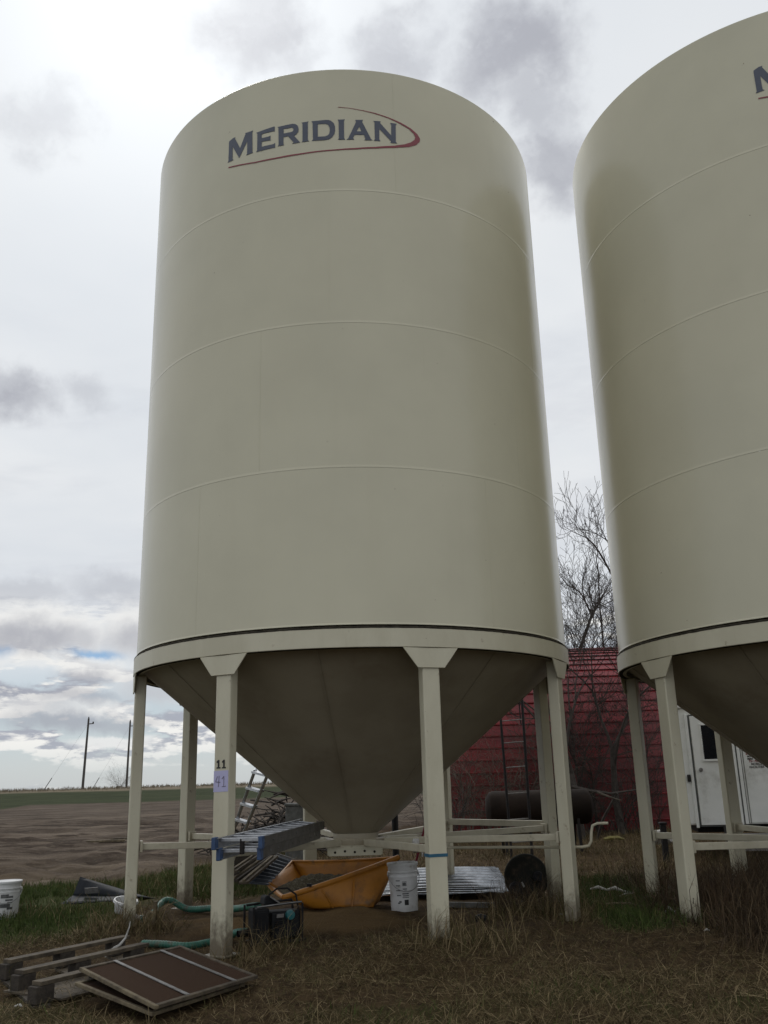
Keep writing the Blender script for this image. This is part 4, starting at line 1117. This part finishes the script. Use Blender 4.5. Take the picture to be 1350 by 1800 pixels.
# ------------------------------------------------------------------ black pump with green hoses
pm = thing('water_pump', 'black portable pump with a carrying hoop beside the left front leg', 'pump', gz(-1.14, 9.2), .52)
b = MB().box((-.15, -.03, .16), (.15, .17, .30)); b.build('engine_cover', M['black'], pm, bevel=.018)
MB().box((-.15, -.118, .20), (.11, .008, .16)).build('cover_panel', M['black'], pm, bevel=.003)
MB().box((.10, 0, .15), (.30, .20, .24)).build('engine_block', M['black'], pm, bevel=.022)
MB().box((.03, -.108, .235), (.07, .01, .03)).build('maker_plate', M['strip'], pm)
MB().lathe([(.001, .035), (.04, .03), (.046, .0)], 16, (.13, -.10, .235), (0, -1, 0)).build('filler_cap', M['teal'], pm)
for i in range(4): MB().box((.02, -.106, .19 - i * .018), (.075, .012, .007)).build('cooling_fin', M['blackmetal'], pm)
MB().tube([(-.20, -.11, .325), (-.02, -.13, .335), (.14, -.13, .34), (.24, -.12, .34)], .011, 8).build('frame_tube', M['alu_dull'], pm)
MB().tube([(-.22, .10, .325), (-.02, .10, .335), (.24, .10, .34)], .011, 8).build('frame_tube', M['blackmetal'], pm)
for x_, y_ in ((-.235, -.12), (.25, -.12), (-.235, .11), (.25, .11)): MB().tube([(x_, y_, .02), (x_, y_, .33)], .011, 8).build('frame_post', M['blackmetal'], pm)
MB().bar((-.26, -.12, .015), (.28, -.12, .015), .03, .02).build('skid', M['blackmetal'], pm)
MB().bar((-.26, .11, .015), (.28, .11, .015), .03, .02).build('skid', M['blackmetal'], pm)
MB().tube([(-.02, .09, .33), (.0, .09, .40), (.07, .07, .45), (.17, .05, .45), (.25, .03, .39), (.27, .02, .28), (.25, .02, .12)], .009, 8).build('carry_hoop', M['blackmetal'], pm)
b = MB(); b.prism([(-.11, -.06, .33), (.05, -.06, .33), (.0, -.06, .38), (-.07, -.06, .415), (-.10, -.06, .40)], (0, .12, 0)); b.build('fuel_tank', M['black'], pm, bevel=.012)
MB().bar((-.05, -.07, .40), (.03, -.09, .345), .016, .012).build('throttle_arm', M['strip'], pm)
MB().lathe([(.03, 0), (.034, .01), (.034, .05), (.028, .055), (.028, .11)], 14, (-.225, .02, .10), (-1, 0, 0)).build('hose_port', M['blackmetal'], pm)
def hose(label, pts, r, ribbed=True):
    q0 = Vector(pts[0]); t = thing('suction_hose', label, 'hose', (q0.x, q0.y, hz(q0.x, q0.y)), group='green pump hoses'); o = Vector(t.location)
    path = catmull([Vector(p) - o for p in pts], 40); rs = []
    dense = []; 
    for i in range(len(path) - 1):
        for f_ in (0, .5): dense.append(path[i].lerp(path[i + 1], f_))
    acc = 0
    for i, p in enumerate(dense):
        if i: acc += (p - dense[i - 1]).length
        rs.append(r * (1 + (.07 if int(acc / .014) % 2 else -.05)) if ribbed else r)
    MB().tube(dense, rs, 12).build('hose', M['hose'], t)
    return t
def gpz(px, py, z): p = gpg(px, py); return Vector((p.x, p.y, hz(p.x, p.y) + z))
pl = Vector(pm.location)
ht = hose('green hose running behind the left front leg from the dead grass to the pump top', [gpz(268, 1613, .04), gpz(285, 1605, .11), gpz(300, 1603, .12), gpz(330, 1606, .05), gpz(375, 1605, .05), gpz(410, 1608, .06), gpz(440, 1616, .12), pl + Vector((-.14, .02, .31))], .034)
MB().tube([(-.05, -.02, -.05), (-.02, 0, .05), (.02, .01, .03)], .043, 12).build('coupling', M['wood2'], ht)
hose('ribbed green hose lying in front of the left front leg, ending at the pump', [gpz(250, 1667, .03), gpz(285, 1667, .035), gpz(330, 1670, .035), gpz(365, 1664, .035), gpz(400, 1657, .04), pl + Vector((-.33, -.06, .10)), pl + Vector((-.22, -.08, .11))], .030)
p = gpg(238, 1626)
fit = thing('hose_fitting', 'small pale teal pipe fitting at the foot of the left leg', 'pipe fitting', gz(p.x, p.y))
MB().tube([(-.03, 0, .05), (0, 0, .075), (.05, .02, .06)], .026, 12).build('elbow', M['rag'], fit)
MB().lathe([(.035, 0), (.035, .03), (.001, .03)], 14, (.04, .02, .055), (1, .2, 0)).build('nut', M['teal'], fit)
p = gpg(266, 1630)
stk = thing('wooden_stake', 'short split wooden stake by the hose end', 'stake', gz(p.x, p.y + .1))
MB().bar((0, 0, -.05), (.01, .0, .22), .05, .035, (1, 0, 0)).build('stake', M['wood2'], stk, bevel=.006)
MB().bar((.03, .01, -.05), (.035, .02, .13), .02, .02, (1, 0, 0)).build('splinter', M['wood2'], stk)

# ------------------------------------------------------------------ wooden pallet
pal = thing('wooden_pallet', 'broken weathered wooden pallet in the grass at the lower left', 'pallet', gz(-2.6, 8.1))
o_ = Vector(pal.location)
def onz(px, py, z): return gp(px, py, z + o_.z) - o_
rows = [((12, 1690), (222, 1647)), ((33, 1709), (255, 1660)), ((64, 1729), (190, 1690))]
TOPZ = .155
dirs = []
for i, ((x0, y0), (x1, y1)) in enumerate(rows):
    a_, b_ = onz(x0, y0, TOPZ), onz(x1, y1, TOPZ); a_.z = b_.z = TOPZ
    if i == 2: b_ = a_ + (onz(255, 1660, TOPZ) - onz(33, 1709, TOPZ)).normalized() * 1.25; b_.z = TOPZ
    dirs.append((a_, b_))
    MB().bar(a_, b_, .095, .028).build('top_plank', M['wood'], pal, bevel=.004)
    d = (b_ - a_).normalized()
    for f_ in (.035, .45, .90):
        c_ = a_.lerp(b_, f_); c_.z = (TOPZ - .014 + .03) / 2
        MB().bar(c_ - d * .075, c_ + d * .075, .092, TOPZ - .014 - .03 - .002).build('block', M['wooddark'], pal, bevel=.006)
for f_ in (.035, .45, .90):
    a_ = dirs[0][0].lerp(dirs[0][1], f_); b_ = dirs[2][0].lerp(dirs[2][1], f_); d = (b_ - a_).normalized()
    a_ = a_ - d * .06; b_ = b_ + d * .06; a_.z = b_.z = .014
    MB().bar(a_, b_, .11, .026).build('bottom_plank', M['wooddark'] if f_ < .1 else M['wood'], pal, bevel=.004)
a_, b_ = dirs[1][0], dirs[1][1]; d = (b_ - a_).normalized(); sd = Vector((d.y, -d.x, 0))
pb = MB()
pb.box((dirs[1][0] + dirs[2][1]) / 2 + Vector((0, 0, -(TOPZ) + .034)), ((b_ - a_).length * .93, .62, .012), d, sd)
pb.build('bottom_sheet', M['wood'], pal)
st_ = thing('feed_bag_strip', 'torn pale strip of bag caught on the pallet', 'scrap', onz(200, 1668, TOPZ) + o_)
MB().tube([(0, 0, .0), (.05, -.02, .03), (.09, 0, .08), (.115, .01, .16), (.12, .01, .2)], [.016, .012, .008, .006, .004], 5).build('strip', M['rag'], st_)
MB().tube([(0, 0, .0), (-.03, -.05, -.02), (-.05, -.06, -.05)], [.014, .012, .004], 5).build('torn_end', M['rag'], st_)

# ------------------------------------------------------------------ two framed screens
def screen(label, corners, mt_frame, strips, group='framed screens by the pallet'):
    cs = [Vector(c_) for c_ in corners]; c0 = sum(cs, Vector()) / 4
    t = thing('framed_screen', label, 'framed screen', c0, group=group)
    L_ = [c_ - c0 for c_ in cs]
    nn = (L_[1] - L_[0]).cross(L_[3] - L_[0]).normalized()
    if nn.z < 0: nn = -nn
    for i in range(4):
        p, q = L_[i], L_[(i + 1) % 4]; inn = -((p + q) / 2).normalized()
        d = (q - p).normalized(); e_ = .0 if i % 2 else .022
        MB().bar(p + d * (.022 - e_) + inn * .02, q - d * (.022 - e_) + inn * .016, .032, .024, nn).build('frame_side', mt_frame if i != 0 else M['wood2'], t, bevel=.004)
    b = MB(); quadgrid(b, L_[0] * .985 + nn * .002, L_[1] * .985 + nn * .002, L_[2] * .985 + nn * .002, L_[3] * .985 + nn * .002, 8, 8, .006)
    b.build('screen_cloth', M['mesh'], t)
    for f_ in strips:
        p, q = L_[0].lerp(L_[3], f_), L_[1].lerp(L_[2], f_)
        MB().bar(p.lerp(q, .02) + nn * .012, q.lerp(p, .02) + nn * .012, .030, .008, nn).build('cross_strip', M['strip'], t, bevel=.002)
    return t
s0 = [gp(139, 1704, .22), gp(273, 1772, .11), gp(453, 1717, .07), gp(317, 1664, .16)]
scr = screen('upper brown screen panel with two grey cross strips, lying on top', s0, M['wood'], (.30, .765))
s1 = [gp(131, 1730, .15), gp(268, 1784, .06), gp(430, 1731, .03), gp(318, 1680, .10)]
screen('lower wooden-framed screen mostly hidden under the upper one', s1, M['wood2'], (.4,))
EXCL.append(([(c_.x, c_.y) for c_ in s0], .03))
EXCL.append(([((onz(5, 1690, .0) + o_).x, (onz(5, 1690, 0) + o_).y), ((onz(225, 1650, .0) + o_).x, (onz(225, 1650, 0) + o_).y), (-2.0, 8.4), (-2.45, 7.1)], .25))

# ------------------------------------------------------------------ black plastic fender on the grass
fd = thing('plastic_fender', 'bent black plastic fender lying on the grass left of the left leg', 'fender', gz(-3.9, 12.6))
o_ = Vector(fd.location)
zt = .0
TL_ = at(141, 1541, 12.75) - o_; TR_ = at(240, 1572, 12.75) - o_; TE_ = at(264, 1578, 12.75) - o_
FL_ = at(108, 1588, 12.3) - o_; FR_ = at(238, 1580, 12.4) - o_; ML_ = at(128, 1574, 12.6) - o_; MR_ = at(200, 1562, 12.62) - o_
b = MB()
quadgrid(b, FL_, FR_, MR_ + Vector((.3, 0, -.1)), ML_, 8, 4, .0)
quadgrid(b, ML_, MR_ + Vector((.3, 0, -.1)), TE_, TL_, 10, 6, .03)
quadgrid(b, TL_, TE_, TE_ + Vector((.05, .35, -.05)), TL_ + Vector((.05, .40, -.34)), 8, 4, -.03)
f_ = b.build('shell', M['flap'], fd); s_ = f_.modifiers.new('thick', 'SOLIDIFY'); s_.thickness = .012
EXCL.append(([(-4.75, 11.75), (-2.9, 11.75), (-2.9, 13.3), (-4.75, 13.3)], .12))
b = MB().bar(FL_ + Vector((0, -.005, -.03)), FR_ + Vector((0, -.005, -.03)), .02, .06); b.build('front_flange', M['flap'], fd, bevel=.006)
c_ = at(163, 1566, 12.60) - o_
MB().box(c_ + Vector((0, -.05, .01)), (.17, .006, .075), (1, 0, .05), (0, 1, .4)).build('worn_label', M['strip'], fd)

# ------------------------------------------------------------------ sheet metal and boards
sh = thing('corrugated_sheets', 'stack of shiny corrugated steel sheets behind the white pail', 'steel sheets', gz(.75, 12.8))
o_ = Vector(sh.location)
def corr(c00, c10, c11, c01, nrib, amp, name, m_, parent, thick=.004, nseg=4, sag=0.0):
    nn = (c10 - c00).cross(c01 - c00).normalized(); vs = []; mrow = nrib * 6
    for j in range(mrow + 1):
        v = j / mrow
        for i in range(nseg + 1):
            u = i / nseg
            p = (c00 * (1 - u) + c10 * u) * (1 - v) + (c01 * (1 - u) + c11 * u) * v + nn * amp * math.sin(v * nrib * 2 * math.pi) + Vector((0, 0, sag * math.sin(math.pi * u)))
            vs.append(p)
    b = MB(); b.add(vs, [(j * (nseg + 1) + i, j * (nseg + 1) + i + 1, (j + 1) * (nseg + 1) + i + 1, (j + 1) * (nseg + 1) + i) for j in range(mrow) for i in range(nseg)], True)
    ob = b.build(name, m_, parent, sharp=80); s_ = ob.modifiers.new('thick', 'SOLIDIFY'); s_.thickness = thick
    return ob
for k in range(4):
    dz_ = .03 + .012 * k; dx_ = random.uniform(-.05, .05)
    corr(Vector((-1.0 + dx_, -.92 + .03 * k, dz_)), Vector((.62 + dx_, -1.0 + .03 * k, dz_ + .01)), Vector((.62 + dx_, .45, dz_ + .15)), Vector((-1.0 + dx_, .55, dz_ + .13)), 8, .026, 'sheet', M['sheet'], sh, sag=.02 * math.cos(k * 2))
rl = thing('grey_rail', 'grey metal rail lying on the ground in front of the steel sheets', 'rail', gz(1.05, 11.45))
o_ = Vector(rl.location)
MB().bar(gp(784, 1590, .04) - o_ + Vector((0, 0, -o_.z * 0)), gp(922, 1592, .04) - o_, .06, .055).build('rail', M['concrete'], rl, bevel=.008)
MB().box(gp(918, 1591, .05) - o_, (.03, .09, .08)).build('end_plate', M['concrete'], rl)
dc = thing('dark_sheet', 'dark blue-grey corrugated sheet leaning beside the yellow tub', 'steel sheet', gz(-1.3, 11.6))
o_ = Vector(dc.location)
corr(at(437, 1553, 10.9) - o_, at(472, 1556, 11.0) - o_, at(515, 1512, 11.9) - o_, at(486, 1501, 11.9) - o_, 9, .012, 'sheet', M['sheetd'], dc)
MB().bar(at(484, 1500, 11.88) - o_, at(517, 1511, 11.88) - o_, .02, .02).build('top_edge', M['strip'], dc)
for i, (a_, b_, lab) in enumerate((((408, 1533, 10.6), (456, 1500, 11.6), 'old board leaning under the extension ladder, leftmost of three'), ((410, 1548, 10.5), (474, 1503, 11.6), 'dark red-brown board leaning under the ladder, middle of three'), ((428, 1552, 10.4), (482, 1506, 11.5), 'weathered board leaning nearest the corrugated sheet'))):
    p, q = at(*a_), at(*b_)
    t = thing('leaning_board', lab, 'board', p, group='boards under the extension ladder'); 
    MB().bar((0, 0, 0), q - p, .11, .028, (-.2, -.6, 1)).build('board', M[('wood', 'wooddark', 'wood')[i]], t, bevel=.004)
    MB().bar(Vector((0, 0, .024)), (q - p) * .93 + Vector((0, 0, .024)), .03, .018, (-.2, -.6, 1)).build('batten', M['wood2'], t)
q = gpg(415, 1562)
tr2 = thing('timber_offcut', 'dark timber offcut propping up the leaning boards', 'timber', gz(q.x, q.y + .3), .3)
MB().box((0, 0, .10), (.5, .18, .2)).build('timber', M['wooddark'], tr2, bevel=.012)
MB().box((.02, 0, .34), (.42, .15, .24)).build('upper_timber', M['wooddark'], tr2, bevel=.012)

# ------------------------------------------------------------------ round grey cover with two black bungs
cv = thing('round_cover', 'round grey steel cover with two black bungs leaning behind the right front leg', 'steel cover', gz(1.53, 11.55))
o_ = Vector(cv.location)
ctr = at(925, 1541, 11.5) - o_; ax = Vector((-.12, -1, .22)).normalized()
MB().lathe([(.001, .045), (.18, .04), (.238, .03), (.250, .02), (.258, .0), (.258, -.10), (.001, -.10)], 48, ctr, ax).build('disc', M['cover'], cv)
for (px, py, r_, nm) in ((907, 1563, .085, 'bung'), (946, 1541, .06, 'bung')):
    c_ = at(px, py, 11.4) - o_
    c_ = c_ - ax * (c_ - ctr).dot(ax) + ax * .045
    kb = MB().lathe([(r_, -.01), (r_, .05), (r_ * .85, .07), (r_ * .5, .075), (r_ * .45, .055), (.001, .05)], 20, c_, ax).build(nm, M['black'], cv)
    for j in range(8):
        a_ = j * math.pi / 4; x_, y_, _ = frame(ax)
        MB().box(c_ + (x_ * math.cos(a_) + y_ * math.sin(a_)) * r_ + ax * .025, (.014, .014, .05), x_, y_).build('grip_lug', M['black'], kb)
    if r_ > .08: MB().box(c_ + Vector((.085, 0, .05)) + ax * .02, (.02, .01, .06), (1, 0, .45), (0, 1, 0)).build('pale_tag', M['rag'], kb)
MB().tube([ctr + Vector((.02, -.1, -.26)), ctr + Vector((-.03, -.13, -.33))], .035, 8).build('drain_spout', M['black'], cv)

# ------------------------------------------------------------------ post behind the cone, litter
q = at(695, 1470, 13.4)
ps = thing('dark_post', 'dark upright pipe just right of the cone tip', 'post', gz(q.x, 13.4))
MB().tube([(0, 0, -.1), (.0, 0, .9), (-.01, 0, 1.32)], .045, 10).build('pipe', M['blackmetal'], ps)
MB().lathe([(.06, 0), (.06, .05), (.001, .06)], 12, (-.01, 0, 1.30)).build('pipe_cap', M['blackmetal'], ps)
q = gpg(1172, 1516)
ps = thing('dark_post', 'short dark post seen between the legs of the right-hand bin', 'post', gz(q.x, q.y))
MB().box((0, 0, .28), (.09, .09, .62)).build('post', M['blackmetal'], ps, bevel=.01)
MB().box((0, 0, .61), (.12, .12, .04)).build('cap', M['blackmetal'], ps, bevel=.01)
def scrap(name, label, cat, px, py, pts, rs, m_, z=.02, extra=None):
    p = gpg(px, py); t = thing(name, label, cat, (p.x, p.y, hz(p.x, p.y) + z))
    MB().tube([Vector(q) for q in pts], rs, 6).build('strip', M[m_], t)
    if extra: MB().tube([Vector(q) for q in extra], [rs[0] * .7] * len(extra), 6).build('loose_end', M[m_], t)
    return t
scrap('plastic_strip', 'crumpled white plastic strip lying in the grass between the bins', 'plastic strip', 1078, 1578,
      [(-.20, .25, .06), (-.13, .16, .09), (-.04, .13, .06), (.03, .02, .09), (.10, -.05, .06), (.22, -.16, .05)], [.012, .019, .012, .022, .016, .008], 'whitescrap', .01, [(.22, -.16, .05), (.10, -.19, .05), (.02, -.22, .03)])
scrap('pale_stick', 'pale bent stick in the grass below the white plastic strip', 'stick', 1088, 1600, [(-.16, .08, .03), (-.05, -.02, .05), (.10, -.08, .05), (.24, -.13, .02)], [.010, .012, .012, .006], 'wood2', .02)
scrap('paper_scrap', 'small white scrap at the foot of the right-hand bin leg', 'litter', 1178, 1608, [(-.05, 0, .0), (0, .02, .05), (.05, 0, .01), (.09, .02, .04)], [.012, .020, .012, .016], 'whitescrap', .01)
scrap('tarp_bundle', 'crumpled pale tarp on the ground left of the right-hand bin legs', 'tarp', 1163, 1492, [(-.28, 0, .08), (-.1, .05, .17), (.06, 0, .20), (.2, .05, .10)], [.06, .14, .15, .07], 'whitescrap', .03)
scrap('yellow_scrap', 'dull yellow scrap lying in front of the shed trees', 'scrap', 1078, 1480, [(-.2, 0, .03), (-.05, .04, .05), (.12, 0, .05), (.25, .03, .02)], [.03, .05, .05, .02], 'yellowscrap', .03)
scrap('bottle', 'small blue-black bottle lying on the soil right of the front leg', 'bottle', 846, 1622, [(-.05, 0, .02), (0, .02, .03), (.05, 0, .02)], [.03, .035, .03], 'black', .02)
for i, (px, py) in enumerate(((95, 1700), (1242, 1640), (30, 1775), (985, 1612))):
    scrap('paper_bit', ('tiny pale scrap caught in the pallet', 'tiny white scrap in the weeds right of the right-hand bin leg', 'tiny pale scrap in the dirt at the lower left corner', 'tiny white scrap beside the right leg of the main bin')[i], 'litter', px, py, [(-.02, 0, 0), (.01, .01, .01), (.03, 0, 0)], [.006, .010, .005], 'whitescrap', .02)

# ------------------------------------------------------------------ grass, weeds, stubble
bins = lambda x, y: (np.hypot(x - C1[0], y - C1[1]) < 2.25)
under = lambda x, y: sst(2.7 - np.hypot(x - C1[0], y - C1[1]), 0, .6)
patch = lambda x, y, s, lo, hi, sd: sst(fbm(x * s, y * s, 3, sd), lo, hi)
def p_dead(x, y):
    return (1 - dirtmask(x, y)) * (1 - .93 * under(x, y) * sst(y, 8.9, 9.5)) * (.30 + .70 * patch(x, y, .9, .35, .6, 61)) * (1 - .75 * green_mask(x, y)) * (1 - grain_mask(x, y))
def p_green(x, y): return green_mask(x, y) * (1 - .6 * under(x, y))
tuft = lambda x, y, cx, cy, r, a=1.0: a * np.exp(-((x - cx) ** 2 + (y - cy) ** 2) / (r * r))
def p_weed(x, y):
    t = tuft(x, y, -2.75, 9.75, .33) + tuft(x, y, -2.35, 9.75, .22, .8) + tuft(x, y, .45, 8.25, .26, .9) + tuft(x, y, .75, 8.4, .3, .8) + tuft(x, y, 1.45, 10.2, .42) + tuft(x, y, 1.7, 9.6, .25, .7) + tuft(x, y, -1.2, 8.35, .22, .5) + tuft(x, y, -1.0, 8.7, .25, .5)
    return np.clip(t, 0, 1)
def p_redweed(x, y):
    t = tuft(x, y, 3.1, 9.6, .42) + tuft(x, y, 3.75, 9.9, .6) + tuft(x, y, 4.4, 10.8, .8) + tuft(x, y, 3.9, 8.7, .7, .9) + tuft(x, y, 3.4, 8.0, .5, .6) + tuft(x, y, 3.0, 11.6, .35, .6) + tuft(x, y, 5.2, 12.3, .9, .7) + tuft(x, y, 1.35, 10.55, .35, .6) + tuft(x, y, 3.2, 8.6, .4, .5)
    return np.clip(t, 0, 1)
def p_rough(x, y): return (1 - dirtmask(x, y)) * (1 - .97 * under(x, y)) * (.25 + .75 * patch(x, y, .7, .35, .6, 66))
join_blades('dry_grass', 'matted dry brown grass over the foreground and round the bins', [
    blades(290000, (-4.2, 4.6), (5.2, 10.2), p_dead, (.04, .15), .0017, (1.28, .30), DEAD, seed=1, curl=.5),
    blades(14000, (-4.0, 4.6), (5.2, 10.5), p_dead, (.08, .24), .0018, (.95, .4), DEAD, seed=2, curl=.9),
    blades(60000, (-4.5, 12.0), (10.0, 25.0), p_rough, (.08, .30), .0036, (.75, .4), DEAD, seed=3, curl=.7)])
join_blades('straw_litter', 'long pale flattened straws strewn over the soil', [
    blades(5000, (-4.2, 4.6), (5.2, 11.0), p_dead, (.10, .28), .0019, (1.50, .08), [(.26, .20, .11), (.20, .15, .08), (.15, .11, .06)], seed=12, curl=.25, zoff=.015)])
join_blades('green_grass', 'short green spring grass in patches', [
    blades(90000, (-7.0, -1.2), (8.6, 17.0), p_green, (.05, .16), .0030, (.45, .3), GREEN, seed=4, curl=.6),
    blades(40000, (1.6, 4.0), (8.6, 14.0), p_green, (.06, .18), .0028, (.45, .3), GREEN, seed=5, curl=.6),
    blades(16000, (-3.5, 4.0), (5.4, 9.0), p_green, (.04, .10), .0022, (.5, .3), GREEN, seed=6, curl=.6)])
join_blades('dry_weeds', 'tangled clumps of dry weeds at the feet of the bin legs', [
    blades(26000, (-3.4, 2.4), (7.6, 11.2), p_weed, (.12, .46), .0026, (.55, .35), DEAD[1:] + WEED[1:2], seed=7, curl=1.1),
    blades(120000, (1.0, 6.6), (7.6, 13.4), p_redweed, (.14, .58), .0026, (.65, .45), WEED, seed=8, curl=1.0)])
def p_verge(x, y): return sst(y, 119, 124) * (1 - sst(y, 134, 140)) * patch(x, y, .3, .3, .6, 90)
join_blades('verge_grass', 'tall pale grass along the top of the rise', [blades(9000, (-62, 0), (119, 140), p_verge, (.15, .55), .03, (.3, .2), [(.17, .14, .10), (.21, .175, .125), (.13, .105, .075)], seed=9, curl=.5)])
